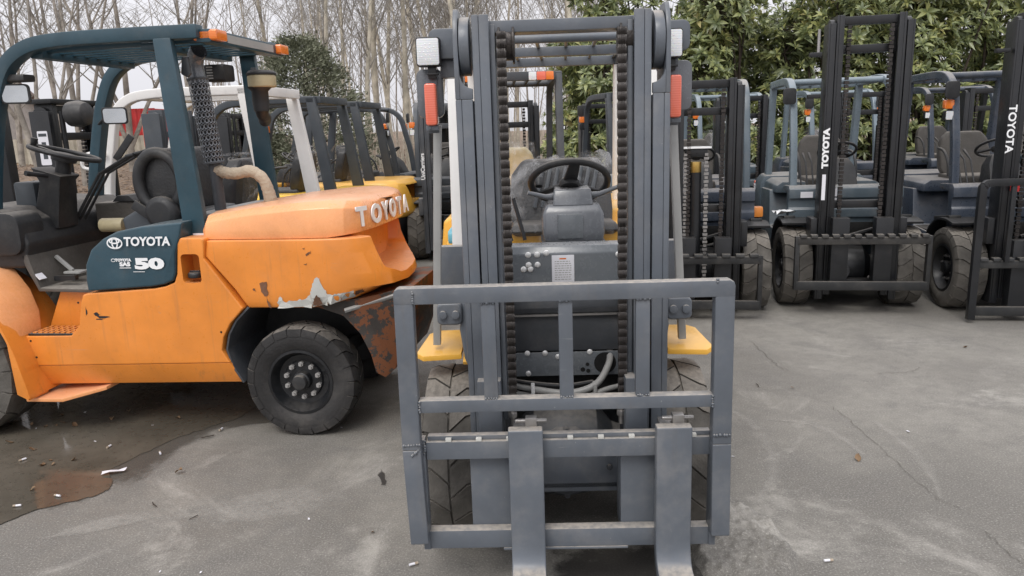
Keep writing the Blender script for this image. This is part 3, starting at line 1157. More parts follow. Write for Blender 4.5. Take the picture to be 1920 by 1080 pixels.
        sg = obj('turn_signal', rbox(B(), .155, .205, ys - .0215, ys + .0215, 1.718, 1.868, .010), 'red', T, .007, seg=3)
        bm = B()
        box(bm, .15, .19, ys - .023, ys + .023, 1.700, 1.7165)
        cyl(bm, (.19, ys - .008, 1.708), (.194, ys - .008, 1.708), .005, n=8)
        box(bm, .14, .154, ys - .02, ys + .02, 1.69, 1.90)
        obj('signal_bracket', bm, 'charcoal', T, .002)
    # ---- cab: posts, roof
    for s in (-1, 1):
        y = s * .435 - .005
        bm = B()
        path = smoothpath([(-.30, .93), (-.37, 1.35), (-.45, 1.85), (-.50, 2.0), (-.60, 2.065)], 5)
        strip(bm, path, .10, y - .035, y + .035)
        obj('front_post', bm, 'white', T, .008)
        bm = B()
        strip(bm, [(-1.62, 2.05), (-1.72, 1.0)], .10, y - .035, y + .035)
        obj('rear_post', bm, 'white', T, .008)
        bm = B()
        box(bm, -1.66, -.52, y - .03, y + .03, 2.05, 2.11)
        obj('roof_rail', bm, C, T, .008)
    bm = B()
    tube(bm, [(-.50, -.45, 2.087), (-.50, .45, 2.087)], .021, 14)
    obj('roof_crossbar', bm, C, T)
    for x0, x1, z0, z1 in ((-1.03, -.97, 2.052, 2.098), (-1.66, -1.60, 2.05, 2.10)):
        bm = B()
        box(bm, x0, x1, -.43, .43, z0, z1)
        obj('roof_crossbar', bm, C, T, .004)
    for k in range(6):
        y = -.36 + k * .14
        bm = B()
        bar(bm, (-.50, y, 2.102), (-1.63, y + .05, 2.094), .016, .018, hint=(0, 0, 1))
        obj('roof_bar', bm, 'charcoal', T, .003)
    for s in (-1, 1):
        for nm, c0, hw, mt in (('tail_lamp', 0, .08, 'red'), ('reverse_lamp', -.115, .033, 'clear'), ('rear_signal', .12, .038, 'amber')):
            bm = B()
            yc_ = s * .32 + c0 * (1 if s > 0 else 1)
            rbox(bm, -1.72, -1.664, yc_ - hw, yc_ + hw, 2.062, 2.096, .006)
            obj(nm, bm, mt, T, .003)
    # ---- steering column, dash, wheel
    yc = .078
    bm = B()
    loft(bm, [
        [(-.46, yc - .135, 1.165), (-.46, yc + .135, 1.165), (-.70, yc + .14, 1.18), (-.70, yc - .14, 1.18)],
        [(-.455, yc - .145, 1.21), (-.455, yc + .145, 1.21), (-.72, yc + .15, 1.22), (-.72, yc - .15, 1.22)],
        [(-.47, yc - .142, 1.30), (-.47, yc + .142, 1.30), (-.74, yc + .14, 1.30), (-.74, yc - .14, 1.30)],
        [(-.50, yc - .120, 1.345), (-.50, yc + .120, 1.345), (-.74, yc + .12, 1.345), (-.74, yc - .12, 1.345)]])
    dc = obj('column_cover', bm, 'dash', T, .016, seg=4)
    bm = B()
    box(bm, -.470, -.452, yc - .075, yc + .045, 1.185, 1.30)
    obj('cover_panel', bm, 'charcoal_smooth', dc, .006)
    bm = B()
    loft(bm, [[(-.49, yc - .095, 1.335), (-.49, yc + .095, 1.335), (-.66, yc + .09, 1.335), (-.66, yc - .09, 1.335)],
              [(-.52, yc - .088, 1.41), (-.52, yc + .088, 1.41), (-.64, yc + .08, 1.42), (-.64, yc - .08, 1.42)]])
    obj('column_head', bm, 'dash', T, .010, seg=3)
    bm = B()
    for q in (-.1, -.03, .09):
        bar(bm, (-.52, yc + q, 1.05), (-.50, yc + q, 1.18), .03, .03)
    obj('column_foot', bm, 'black', T, .003)
    bm = B()
    box(bm, -.75, -.43, yc - .15, yc + .15, 1.155, 1.168)
    obj('cover_gasket', bm, 'black', T, .004)
    # wheel
    sw = obj('steering_wheel', lathe(B(), [(.183 + .0165 * math.cos(a), .0165 * math.sin(a)) for a in [2 * PI * k / 12 for k in range(13)]], 56, 'z', cap=False), 'plastic', T, loc=(-.60, .068, 1.437), rot=(0, -R(35), 0), sharp=80)
    bm = B()
    lathe(bm, [(.045, -.03), (.05, .0), (.04, .012), (.001, .014)], 24, 'z')
    bar(bm, (0, 0, -.005), (.17, .02, -.002), .07, .016, hint=(0, 0, 1), w1=.05)
    bar(bm, (0, 0, -.005), (-.10, .145, -.002), .045, .014, hint=(0, 0, 1), w1=.03)
    bar(bm, (0, 0, -.005), (-.10, -.145, -.002), .045, .014, hint=(0, 0, 1), w1=.03)
    obj('wheel_spokes', bm, 'plastic', sw, .005)
    bm = B()
    cyl(bm, (-.05, -.145, .01), (-.05, -.145, .055), .018, .022, 16)
    obj('spinner_knob', bm, 'plastic', sw, .006)
    for pts in ([(-.54, yc - .09, 1.375), (-.52, yc - .13, 1.378), (-.51, yc - .21, 1.40)], [(-.54, yc + .09, 1.378), (-.52, yc + .13, 1.385), (-.50, yc + .22, 1.42)]):
        bm = B()
        tube(bm, pts, [.017, .012, .010], 10)
        obj('stalk_lever', bm, 'dash', T, .0)
    for y0, x0 in ((-.262, -.40), (-.20, -.42)):
        bm = B()
        tube(bm, [(x0, y0 + .05, 1.19), (x0 - .05, y0, 1.38)], [.009, .009], 8)
        obj('control_lever', bm, 'black', T)
    bm = B()
    tube(bm, smoothpath([(-.36, -.245, 1.36), (-.37, -.235, 1.41), (-.40, -.255, 1.44), (-.42, -.29, 1.44)]), .012, 8)
    obj('grab_handle', bm, 'tube', T)
    # ---- seat under its plastic wrap
    bm = B()
    loft(bm, [[(-1.05, -.20, 1.02), (-1.05, .30, 1.02), (-1.22, .30, 1.02), (-1.22, -.20, 1.02)],
              [(-1.03, -.235, 1.10), (-1.03, .32, 1.10), (-1.24, .30, 1.10), (-1.24, -.22, 1.10)],
              [(-1.07, -.245, 1.25), (-1.07, .33, 1.25), (-1.27, .30, 1.25), (-1.27, -.22, 1.25)],
              [(-1.12, -.225, 1.45), (-1.12, .315, 1.45), (-1.30, .29, 1.45), (-1.30, -.20, 1.45)],
              [(-1.16, -.16, 1.525), (-1.16, .26, 1.525), (-1.28, .25, 1.525), (-1.28, -.15, 1.525)]])
    sb = obj('seat_back', bm, 'vinyl', T, .03, seg=4)
    for k in range(8):
        y = -.12 + k * .042
        bm = B()
        bar(bm, (-1.05, y + .02, 1.27), (-1.105, y + .07, 1.48), .022, .03)
        obj('seat_rib', bm, 'grey', sb, .006)
    bm = B()
    loft(bm, [[(-.78, -.20, 1.155), (-.78, .30, 1.155), (-1.14, .30, 1.155), (-1.14, -.20, 1.155)],
              [(-.74, -.23, 1.18), (-.74, .33, 1.18), (-1.14, .33, 1.18), (-1.14, -.23, 1.18)],
              [(-.78, -.21, 1.22), (-.78, .31, 1.22), (-1.14, .31, 1.20), (-1.14, -.21, 1.20)]])
    obj('seat_cushion', bm, 'vinyl', T, .03, seg=3)
    random.seed(5)
    bm = B()
    rings = []
    prof = [(-1.00, 1.14, .20), (-.99, 1.18, .21), (-1.02, 1.28, .225), (-1.06, 1.42, .22), (-1.11, 1.51, .19), (-1.19, 1.54, .17), (-1.33, 1.52, .18), (-1.34, 1.3, .21)]
    for j, (x, z, hw) in enumerate(prof):
        row = []
        for i in range(25):
            t = i / 24 * 2 - 1
            fl = .05 * max(0, abs(t) - .75) / .25
            row.append(bm.verts.new((x + .02 * math.sin(i * 1.9 + j * .8) + random.uniform(-.008, .008) - .10 * max(0, abs(t) - .8), .05 + t * (hw + .03 + fl) + random.uniform(-.006, .006),
                                     z + random.uniform(-.01, .01) + (.03 if j > 3 and t > .5 else 0) * t)))
        rings.append(row)
    for p, q in zip(rings, rings[1:]):
        for i in range(24):
            bm.faces.new((p[i], p[i + 1], q[i + 1], q[i]))
    # flared loose ends either side
    for pts in ([(-1.05, -.25, 1.50), (-1.0, -.34, 1.38), (-.98, -.31, 1.22), (-1.02, -.26, 1.25), (-1.04, -.245, 1.4)],
                [(-1.1, .17, 1.545), (-1.06, .27, 1.55), (-1.04, .38, 1.585), (-1.03, .375, 1.52), (-1.05, .345, 1.40), (-1.08, .32, 1.36), (-1.10, .25, 1.5)]):
        vs = [bm.verts.new(p) for p in pts]
        bm.faces.new(vs)
    obj('plastic_wrap', bm, 'film', T, sharp=80)
    bm = B()
    rings = []
    for j in range(7):
        z = 1.235 - j * .016
        rings.append([(-.70 + .01 * math.sin(i * 2.1 + j) - (.42 if i in (0, 12) else 0), -.26 + i * .05, z + .01 * math.sin(i * 1.3)) for i in range(13)])
    rows = [[bm.verts.new(p) for p in r_] for r_ in rings]
    for p, q in zip(rows, rows[1:]):
        for i in range(12):
            bm.faces.new((p[i], p[i + 1], q[i + 1], q[i]))
    obj('seat_skirt', bm, 'film', T, sharp=80)
    # ---- rear body
    bm = B()
    loft(bm, [[(-1.15, -.56, z) if i == 0 else p for i, p in enumerate([(-1.15, -w, z), (-1.15, w, z), (-1.95, w, z), (-2.14, w * .8, z), (-2.24, w * .4, z), (-2.24, -w * .4, z), (-2.14, -w * .8, z), (-1.95, -w, z)])] if False else
              [(-1.15, -w, z), (-1.15, w, z), (-1.95, w, z), (-2.14, w * .8, z), (-2.24, w * .4, z), (-2.24, -w * .4, z), (-2.14, -w * .8, z), (-1.95, -w, z)]
              for z, w in ((.62, .63), (1.02, .63), (1.20, .61), (1.245, .53))])
    obj('counterweight', bm, 'amber_yellow', T, .018, seg=3)
    bm = B()
    loft(bm, [[(-.80, -w, z), (-.80, w, z), (-1.9, w, z), (-1.9, -w, z)] for z, w in ((.98, .57), (1.13, .56), (1.18, .50))])
    obj('engine_hood', bm, 'amber_yellow', T, .015, seg=3)
    bm = B()
    rbox(bm, -.62, -.36, -.50, -.43, 1.19, 1.25, .02, 'y')
    obj('blue_wrap', bm, 'teal_sticker', T, .006)
    bm = B()
    box(bm, -.95, -.28, -.5, .5, .58, .61)
    obj('floor_plate', bm, 'plastic', T, .004)
    bm = B()
    prism(bm, [(.41, 1.0), (.455, 1.0), (.455, 1.25), (.41, 1.25)], -.16, -.11, 'yz')
    fr = obj('fluid_tank', bm, 'paper', T, .008)
    return T
main_truck()

# ================================================================== the orange forklift seen from its side
def orange_truck():
    T = thing('forklift', 'weathered orange forklift with dark teal roof seen from the side beside the puddle', 'forklift', (-3.195, 4.916, 0), R(171.9), 'forklifts parked in the yard')
    O, TE = 'orange', 'teal'
    for s in (-1, 1):
        wheel(T, 0, s * .60, .41, .30, s, nl=18, tmat='rubber', rmat='black', nuts=8)
        wheel(T, -2.075, s * .49, .325, .20, s, nl=22, tmat='rubberdark', rmat='black', nuts=10, nmat_='nut', steer=R(1.5))
    bm = B()
    cyl(bm, (-2.075, .575, .325), (-2.075, .60, .325), .045, .04, 20)
    obj('hub_cap', bm, 'plastic', T, .003)
    bm = B()
    cyl(bm, (-2.075, -.45, .33), (-2.075, .45, .33), .07, n=14)
    obj('rear_axle', bm, 'black', T)
    # ---- main side body
    bm = B()
    up = [(-.425, .415), (-1.685, .448), (-1.645, .52), (-1.665, .60), (-1.715, .68), (-1.80, .765), (-1.60, 1.05), (-1.615, 1.155), (-1.60, 1.165), (-1.475, 1.165), (-1.455, 1.13), (-1.432, .965), (-1.41, .915), (-1.35, .892),
          (-1.28, .88), (-.86, .853), (-.835, .845), (-.815, .80), (-.78, .66), (-.72, .603), (-.425, .598)]
    prism(bm, up, -.60, .62)
    bo = obj('body', bm, O, T, .010, seg=3)
    cb = B()
    rbox(cb, -1.575, -1.465, .50, .70, .912, 1.075, .022, 'y')
    cut(bo, cb)
    bm = B()
    prism(bm, [(-.44, .285), (-1.735, .318), (-1.685, .4475), (-.425, .4145)], -.545, .565)
    for v in bm.verts:
        if v.co.z > .40:
            v.co.y = .6185 if v.co.y > 0 else -.5985
    obj('body_skirt', bm, O, T, .006)
    # fuel cap in its niche
    bm = B()
    lathe(bm, [(.036, .0), (.040, .006), (.040, .022), (.034, .030), (.001, .032)], 24, 'z', c=(-1.515, .575, .935))
    bar(bm, (-1.545, .575, .968), (-1.485, .575, .968), .014, .014, hint=(0, 0, 1))
    obj('fuel_cap', bm, 'plastic', T, .003)
    # front step: riser, tread and small holes
    bm = B()
    prism(bm, [(-.44, .605), (-.74, .608), (-.80, .845), (-.56, .85)], .40, .44)
    obj('step_riser', bm, O, T, .004)
    bm = B()
    box(bm, -.76, -.44, .42, .615, .600, .612)
    st = obj('step_tread', bm, 'blackdust', T, .003)
    bm = B()
    for i in range(8):
        for j in range(4):
            box(bm, -.735 + i * .036, -.712 + i * .036, .45 + j * .042, .475 + j * .042, .612, .618)
    tag(obj('tread_stud', bm, 'orange', T), kind='stuff')
    bm = B()
    prism(bm, [(-.44, .235), (-.87, .283), (-.72, .245), (-.44, .21)], .30, .68)
    bm.free()
    bm = B()
    loft(bm, [[(-.43, .70, z), (-.66, .695, z), (-.88, .60, z + .045), (-.88, .40, z + .045), (-.43, .40, z)] for z in (.222, .243)])
    obj('lower_step', bm, 'orange_top', T, .004)
    # scuffs along the side
    random.seed(21)
    def decal(name, pts, mat, y, par=None, rough=.004, surf=None):
        b_ = B()
        out = []
        n = len(pts)
        for i in range(n):
            a, b = pts[i], pts[(i + 1) % n]
            for k in range(4):
                t = k / 4
                j = rough if k else rough * .4
                out.append((a[0] + (b[0] - a[0]) * t + random.uniform(-j, j), a[1] + (b[1] - a[1]) * t + random.uniform(-j, j)))
        def yy_(u, v):
            if surf is None:
                return y
            h = surf.ray_cast(Vector((u, 2, v)), Vector((0, -1, 0)))[0]
            return y if h is None else h.y + .004
        f = b_.faces.new([b_.verts.new((u, yy_(u, v), v)) for u, v in out])
        f.normal_update()
        if f.normal.y < 0:
            f.normal_flip()
        bmesh.ops.triangulate(b_, faces=b_.faces[:])
        me = bpy.data.meshes.new(name)
        b_.to_mesh(me)
        b_.free()
        me.materials.append(M[mat])
        return link(name, me, par or T)
    decal('scuff', [(-.885, .735), (-.905, .745), (-.93, .728), (-.91, .724), (-.99, .716), (-.92, .708), (-.90, .722)], 'plastic', .6215, rough=.003)
    decal('scuff', [(-.895, .70), (-.96, .702), (-.90, .706)], 'plastic', .6215, rough=.002)
    decal('scuff', [(-.843, .78), (-.838, .72), (-.848, .74)], 'plastic', .6215, rough=.002)
    for p in ((-1.655, .63), (-.455, .57), (-.475, .47), (-.80, .80)):
        bm = B()
        cyl(bm, (p[0], .619, p[1]), (p[0], .6225, p[1]), .006, n=10)
        obj('bolt_hole_shade', bm, 'hole_shade', T)  # dark disc painted as the shade of a small hole
    # ---- teal side cover with its lettering
    bm = B()
    pts = [(-.875, .866), (-.872, .93), (-.885, 1.02), (-.93, 1.105), (-1.0, 1.165), (-1.09, 1.205), (-1.25, 1.232), (-1.49, 1.252), (-1.475, 1.18), (-1.445, 1.08), (-1.428, .975), (-1.405, .925), (-1.35, .905), (-1.27, .892)]
    prism(bm, pts, .30, .625)
    for v in bm.verts:
        if v.co.z > 1.15:
            v.co.y -= .02
    cv = obj('side_cover', bm, TE, T, .014, seg=4)
    face = (R(90), 0, PI)
    lettering('lettering', 'TOYOTA', .068, 'decal', cv, (-1.278, .6272, 1.148), face, .98, .0006, .0022, .12)
    bm = B()
    for rx, rz, cx, cz in ((.044, .029, 0, 0), (.016, .028, 0, 0), (.029, .0125, 0, .012)):
        tube(bm, [(cx + rx * math.cos(a), 0, cz + rz * math.sin(a)) for a in [2 * PI * k / 40 for k in range(40)]], .0038, 6, closed=True)
    for v in bm.verts:
        v.co.y *= .15
    obj('emblem', bm, 'decal', cv, loc=(-1.085, .6272, 1.142), sharp=80)
    lettering('lettering', '50', .080, 'decal', cv, (-1.277, .6272, 1.022), face, 2.15, .0006, .005)
    lettering('lettering', 'TOYOTA', .021, 'decal', cv, (-1.122, .6272, 1.046), face, 1.1, .0005, .0012)
    lettering('lettering', 'SAS', .030, 'decal', cv, (-1.130, .6272, 1.022), face, 1.35, .0005, .0018)
    bm = B()
    tube(bm, [(.012 * math.cos(a), 0, .008 * math.sin(a)) for a in [2 * PI * k / 20 for k in range(20)]], .0016, 5, closed=True)
    for v in bm.verts:
        v.co.y *= .2
    obj('emblem', bm, 'decal', cv, loc=(-1.062, .6272, 1.046))
    bm = B()
    box(bm, -1.165, -1.095, .6268, .6274, 1.000, 1.004)
    obj('underline', bm, 'decal', cv)
    bm = B()
    box(bm, -1.245, -1.175, .6268, .6274, .978, .981)
    obj('underline', bm, 'decal', cv)
    # ---- counterweight and hood
    half = [(-1.60, .60), (-2.20, .60), (-2.36, .585), (-2.48, .535), (-2.55, .45), (-2.585, .30), (-2.575, .12), (-2.55, -.05), (-2.49, -.25), (-2.40, -.43), (-2.25, -.53), (-1.60, -.58)]
    def lvl(z, dx=0, dy=0, fx=0):
        r_ = []
        for x, y in half:
            t = max(0, (-x - 2.2) / .46)
            r_.append((x - dx * t + (fx if x > -1.7 else 0), y + (dy if y > 0 else -dy), z + 0.0))
        return r_
    bm = B()
    loft(bm, [lvl(.762, -.10, -.012, -.22), lvl(.80, .06, 0, -.20), lvl(.87, .10, 0, -.155), lvl(.95, .08, 0, -.09), lvl(1.06, .02, 0, 0.0), lvl(1.145, 0, -.004, -.015)])
    for v in bm.verts:      # the lower edge rises towards the rear
        if v.co.z < .84 and v.co.x < -2.2:
            v.co.z += (-v.co.x - 2.2) * .20
    cw = obj('counterweight', bm, O, T, .02, seg=3)
    cb = B()
    loft(cb, [[(-2.36, .42, 1.25), (-2.36, .35, .98), (-2.36, .22, .935), (-2.36, -.25, .94), (-2.36, -.33, 1.0), (-2.36, -.36, 1.25)],
              [(-2.95, .86, 1.25), (-2.95, .66, .95), (-2.95, .50, .905), (-2.95, -.30, .905), (-2.95, -.40, .97), (-2.95, -.5, 1.25)]])
    finish(cb, .02, 2)
    cut(cw, cb)
    bm = B()
    sec = []
    for x, w, zt in ((-1.575, .545, 1.262), (-1.60, .565, 1.29), (-1.85, .575, 1.325), (-2.15, .575, 1.352), (-2.30, .56, 1.358), (-2.39, .53, 1.352), (-2.45, .45, 1.340), (-2.485, .30, 1.322), (-2.495, .10, 1.31)):
        dn = .012 if x > -2.3 else .012 + (-x - 2.3) * .10
        z0 = 1.135 + dn
        k = .05 if x > -2.3 else .07
        wl_ = -w * .93
        sec.append([(x, wl_, z0), (x, w, z0), (x, w + .004, z0 + .05), (x, w - .012, zt - .05), (x, w - k, zt - .012), (x, w - k - .09, zt), (x, wl_ + k + .09, zt), (x, wl_ + k, zt - .012), (x, wl_, zt - .05)])
    loft(bm, sec)
    hd = obj('hood', bm, 'orange_top', T, .008, seg=2)
    # letters around the rear corner of the hood, each on its own stretch of the surface
    for ch, (x, y, ang, wd) in zip('TOYOTA', ((-2.458, .425, 68, .95), (-2.494, .275, 80, 1.0), (-2.504, .13, 88, 1.0), (-2.506, -.01, 90, 1.0), (-2.506, -.15, 90, 1.0), (-2.506, -.29, 90, 1.0))):
        lettering('letter', ch, .145, 'decal', hd, (x, y, 1.240), eul((-math.cos(R(ang)), -math.sin(R(ang)), 0), (-math.sin(R(ang)), math.cos(R(ang)), .05)), wd, .004, .006)
    # underlying white patch where paint was lost, and rust inside it
    from mathutils.bvhtree import BVHTree
    tb = B()
    tb.from_mesh(cw.data)
    bvh = BVHTree.FromBMesh(tb)
    tb.free()
    decal('primer_patch', [(-1.995, .764), (-2.002, .80), (-2.015, .842), (-2.04, .800), (-2.10, .805), (-2.16, .818), (-2.195, .845), (-2.195, .766)], 'primer', .6035, cw, .006, bvh)
    decal('primer_patch', [(-2.195, .768), (-2.195, .845), (-2.208, .885), (-2.224, .93), (-2.25, .935), (-2.268, .88), (-2.285, .848), (-2.285, .778)], 'primer', .6035, cw, .006, bvh)
    decal('primer_patch', [(-2.285, .780), (-2.285, .848), (-2.32, .838), (-2.36, .842), (-2.36, .798)], 'primer', .6035, cw, .005, bvh)
    decal('primer_patch', [(-2.36, .798), (-2.36, .842), (-2.40, .850), (-2.43, .858), (-2.43, .818)], 'primer', .6035, cw, .004, bvh)
    decal('rust_patch', [(-2.43, .826), (-2.44, .852), (-2.48, .862), (-2.48, .842)], 'rust', .606, cw, .004, bvh)
    decal('rust_patch', [(-2.205, .778), (-2.21, .815), (-2.23, .838), (-2.25, .82), (-2.268, .785)], 'rust', .606, cw, .005, None)
    decal('rust_patch', [(-1.905, .905), (-1.945, .915), (-1.948, .84), (-1.925, .83), (-1.91, .86)], 'rust', .603, cw, .005)
    decal('rust_patch', [(-1.935, .83), (-1.95, .80), (-1.96, .765), (-1.945, .768)], 'rust', .603, cw, .004)
    decal('rust_patch', [(-1.86, .87), (-1.875, .878), (-1.88, .855)], 'rust', .603, cw, .004)
    decal('scuff', [(-2.185, 1.065), (-2.22, 1.085), (-2.215, 1.072), (-2.19, 1.055)], 'rust', .603, cw, .003)
    decal('scuff', [(-2.17, 1.098), (-2.185, 1.102), (-2.18, 1.092)], 'rust', .603, cw, .002)
    decal('scuff', [(-2.17, 1.01), (-2.19, 1.013), (-2.185, 1.005)], 'rust', .603, cw, .002)
    # ---- black lower counterweight behind the wheel
    bm = B()
    low = [(-1.66, .77), (-1.83, .775), (-2.0, .762), (-2.20, .748), (-2.34, .70), (-2.43, .60), (-2.48, .47), (-2.50, .36), (-2.545, .325), (-2.60, .37), (-2.66, .52), (-2.70, .70), (-2.715, .84), (-2.45, .80), (-2.2, .775)]
    prism(bm, low, -.36, .52)
    for v in bm.verts:
        if v.co.x < -2.45:
            v.co.y *= 1 - (-v.co.x - 2.45) * .9
    obj('lower_counterweight', bm, 'ironrust', T, .012)
    bm = B()
    bar(bm, (-2.36, .545, .735), (-2.62, .44, .80), .02, .022)
    obj('rear_rail', bm, 'tube', T, .004)
    bm = B()
    prism(bm, [(-1.655, .32), (-1.665, .60), (-1.80, .765), (-2.3, .74), (-2.3, .5), (-1.72, .32)], -.30, .12)
    obj('wheel_well', bm, 'blackdust', T)
    bm = B()
    strip(bm, [(-1.745, .325), (-1.69, .42), (-1.665, .52), (-1.69, .61), (-1.74, .69), (-1.82, .765)], .012, .12, .60)
    obj('wheel_arch', bm, 'charcoal_dark', T, .002)
    # ---- front fender
    bm = B()
    pth = smoothpath([(-.50, .262), (-.47, .42), (-.435, .56), (-.37, .72), (-.26, .86), (-.10, .955), (.1, .98), (.28, .93), (.40, .80)], 4)
    strip(bm, pth, .014, .30, .755)
    obj('mudguard', bm, O, T, .003)
    bm = B()
    loft(bm, [[(xi, yi, z), (xo, yo, z - .01), (xo + .04, yo, z - .03), (xi + .04, yi, z - .03)] for z, xi, yi, xo, yo in
              ((.610, -.435, .50, -.425, .72), (.72, -.425, .48, -.385, .73), (.85, -.37, .46, -.31, .745), (.97, -.28, .45, -.18, .755), (1.03, -.18, .44, .02, .76), (1.04, .1, .44, .2, .76))])
    obj('fender_top', bm, 'orange_top', T, .008)
    bm = B()
    prism(bm, [(-.43, .285), (-.50, .25), (-.478, .42), (-.44, .56), (-.42, .60)], .60, .757)
    obj('mudflap', bm, O, T, .004)
    # ---- cab floor, dash and controls
    bm = B()
    prism(bm, [(-.86, .83), (-.46, .84), (-.40, .98), (-.38, 1.06), (-.42, 1.06), (-.47, .86), (-.86, .85)], -.55, .50)
    fl = obj('floor_plate', bm, 'vinylgrey', T, .004)
    bm = B()
    bar(bm, (-.475, .47, .91), (-.44, .47, .95), .055, .006, hint=(.8, 0, -.6))
    obj('warning_sticker', bm, 'paper', fl)
    bm = B()
    loft(bm, [[(-.40, y, .98), (-.44, y, 1.12), (-.40, y, 1.25), (-.28, y, 1.325), (.0, y, 1.34), (.2, y, 1.28), (.2, y, .98)] for y in (.50, .47, -.52, -.55)])
    obj('dash_housing', bm, 'plastic', T, .02, seg=3)
    bm = B()
    rbox(bm, -.42, -.18, .33, .53, 1.06, 1.31, .07, 'y')
    obj('dash_cover', bm, 'plastic', T, .012)
    bm = B()
    loft(bm, [[(-.44, .06, 1.18), (-.44, .24, 1.18), (-.26, .24, 1.18), (-.26, .06, 1.18)], [(-.49, .08, 1.47), (-.49, .23, 1.47), (-.35, .23, 1.47), (-.35, .08, 1.47)], [(-.51, .06, 1.50), (-.51, .24, 1.50), (-.31, .24, 1.56), (-.31, .06, 1.56)]])
    obj('column_cover', bm, 'plastic', T, .012)
    bm = B()
    rbox(bm, -.30, -.16, .0, .22, 1.30, 1.47, .02, 'y')
    obj('instrument_box', bm, 'grey', T, .01)
    bm = B()
    cyl(bm, (-.33, .13, .95), (-.46, .13, 1.60), .045, n=14)
    obj('steering_column', bm, 'plastic', T)
    sw = obj('steering_wheel', lathe(B(), [(.19 + .015 * math.cos(a), .015 * math.sin(a)) for a in [2 * PI * k / 12 for k in range(13)]], 56, 'z', cap=False), 'plastic', T, loc=(-.475, .13, 1.635), rot=(R(6), -R(15), 0), sharp=80)
    bm = B()
    lathe(bm, [(.07, -.05), (.075, -.02), (.06, .0), (.001, .006)], 24, 'z')
    for a in (0, 130, 230):
        bar(bm, (0, 0, -.015), (.18 * math.cos(R(a)), .18 * math.sin(R(a)), 0), .035, .012, hint=(0, 0, 1))
    obj('wheel_spokes', bm, 'plastic', sw, .004)
    bm = B()
    cyl(bm, (.15, .08, .01), (.15, .08, .055), .016, .021, 14)
    obj('spinner_knob', bm, 'plastic', sw, .005)
    for k, (y, x1) in enumerate(((.04, -.80), (.0, -.83), (-.05, -.86))):
        bm = B()
        tube(bm, [(-.40, y, 1.20), (-.62, y, 1.50), (x1, y - .03, 1.60 + .012 * k)], [.010, .009, .009], 8)
        cyl(bm, (x1, y - .03, 1.60 + .012 * k), (x1 - .05, y - .035, 1.612 + .012 * k), .016, .013, 10)
        obj('control_lever', bm, 'plastic', T)
    bm = B()
    bar(bm, (-.62, -.14, 1.58), (-.74, -.16, 1.73), .045, .014, hint=(0, 1, 0))
    obj('small_mirror', bm, 'plastic', T, .004)
    bm = B()
    tube(bm, [(-.42, .20, 1.50), (-.38, .36, 1.53)], [.012, .016], 8)
    obj('stalk_lever', bm, 'plastic', T)
    bm = B()
    loft(bm, [[(-.45, -.1, z), (-.80, -.12, z), (-.80, -.5, z), (-.45, -.5, z)] for z in (1.12, 1.29, 1.305)])
    cs = obj('side_console', bm, 'vinylgrey', T, .012)
    bm = B()
    prism(bm, [(-.58, 1.31), (-.74, 1.31), (-.70, 1.35), (-.62, 1.35)], -.32, -.10)
    obj('console_tray', bm, 'plastic', cs, .004)
    bm = B()
    cyl(bm, (-.56, .0, 1.17), (-.72, .0, 1.17), .045, n=16)
    obj('pump_cylinder', bm, 'tape', T, .004)
    for k, (x, y) in enumerate(((-.66, .1), (-.56, .3), (-.72, -.1))):
        bm = B()
        bar(bm, (x + .12, y, 1.02), (x + .02, y, .93), .02, .02, hint=(0, 1, 0))
        rbox(bm, x - .06, x + .06, y - .045, y + .045, .915, .928, .02, 'z')
        obj('pedal', bm, 'tube' if k else 'plastic', T, .003)
    bm = B()
    bar(bm, (-.50, .40, .90), (-.64, .40, .905), .03, .03)
    obj('pedal_rail', bm, 'black', T)
    # ---- seat
    bm = B()
    loft(bm, [[(-.92, y, 1.10), (-.90, y, 1.24), (-1.0, y, 1.29), (-1.35, y, 1.27), (-1.40, y, 1.10)] for y in (.28, .24, -.24, -.28)])
    obj('seat_cushion', bm, 'grey', T, .02, seg=3)
    bm = B()
    loft(bm, [[(-1.14, y, 1.27), (-1.05 + dx, y, 1.38), (-1.04 + dx, y, 1.54), (-1.12 + dx, y, 1.65), (-1.22, y, 1.645), (-1.28, y, 1.5), (-1.28, y, 1.27)] for y, dx in ((.25, .01), (.20, 0), (-.20, -.02), (-.25, .01))])
    obj('seat_back', bm, 'vinyl', T, .03, seg=3)
    bm = B()
    ring = [(-1.17 + .13 * math.cos(a) * (1.1 if math.cos(a) < 0 else 1), .27, 1.455 + .17 * math.sin(a)) for a in [2 * PI * k / 28 for k in range(28)]]
    tube(bm, ring, .034, 10, closed=True)
    obj('seat_bolster', bm, 'plastic', T, sharp=80)
    bm = B()
    prism(bm, [(-1.06, 1.36), (-1.10, 1.28), (-1.20, 1.26), (-1.30, 1.30), (-1.34, 1.42), (-1.29, 1.36), (-1.19, 1.315)], .24, .29)
    obj('seat_bolster', bm, 'plastic', T, .01)
    bm = B()
    lathe(bm, [(.09, -.03), (.10, 0), (.10, .03), (.07, .05)], 24, 'y', c=(-1.20, .31, 1.275))
    bar(bm, (-1.02, .32, 1.33), (-1.15, .32, 1.24), .06, .02, hint=(0, 1, 0))
    obj('seat_adjuster', bm, 'plastic', T, .008)
    bm = B()
    tube(bm, [(-1.1, -.1, 1.30), (-1.0, -.12, 1.38), (-.86, -.2, 1.22)], .022, 8)
    obj('seat_belt', bm, 'grey', T)
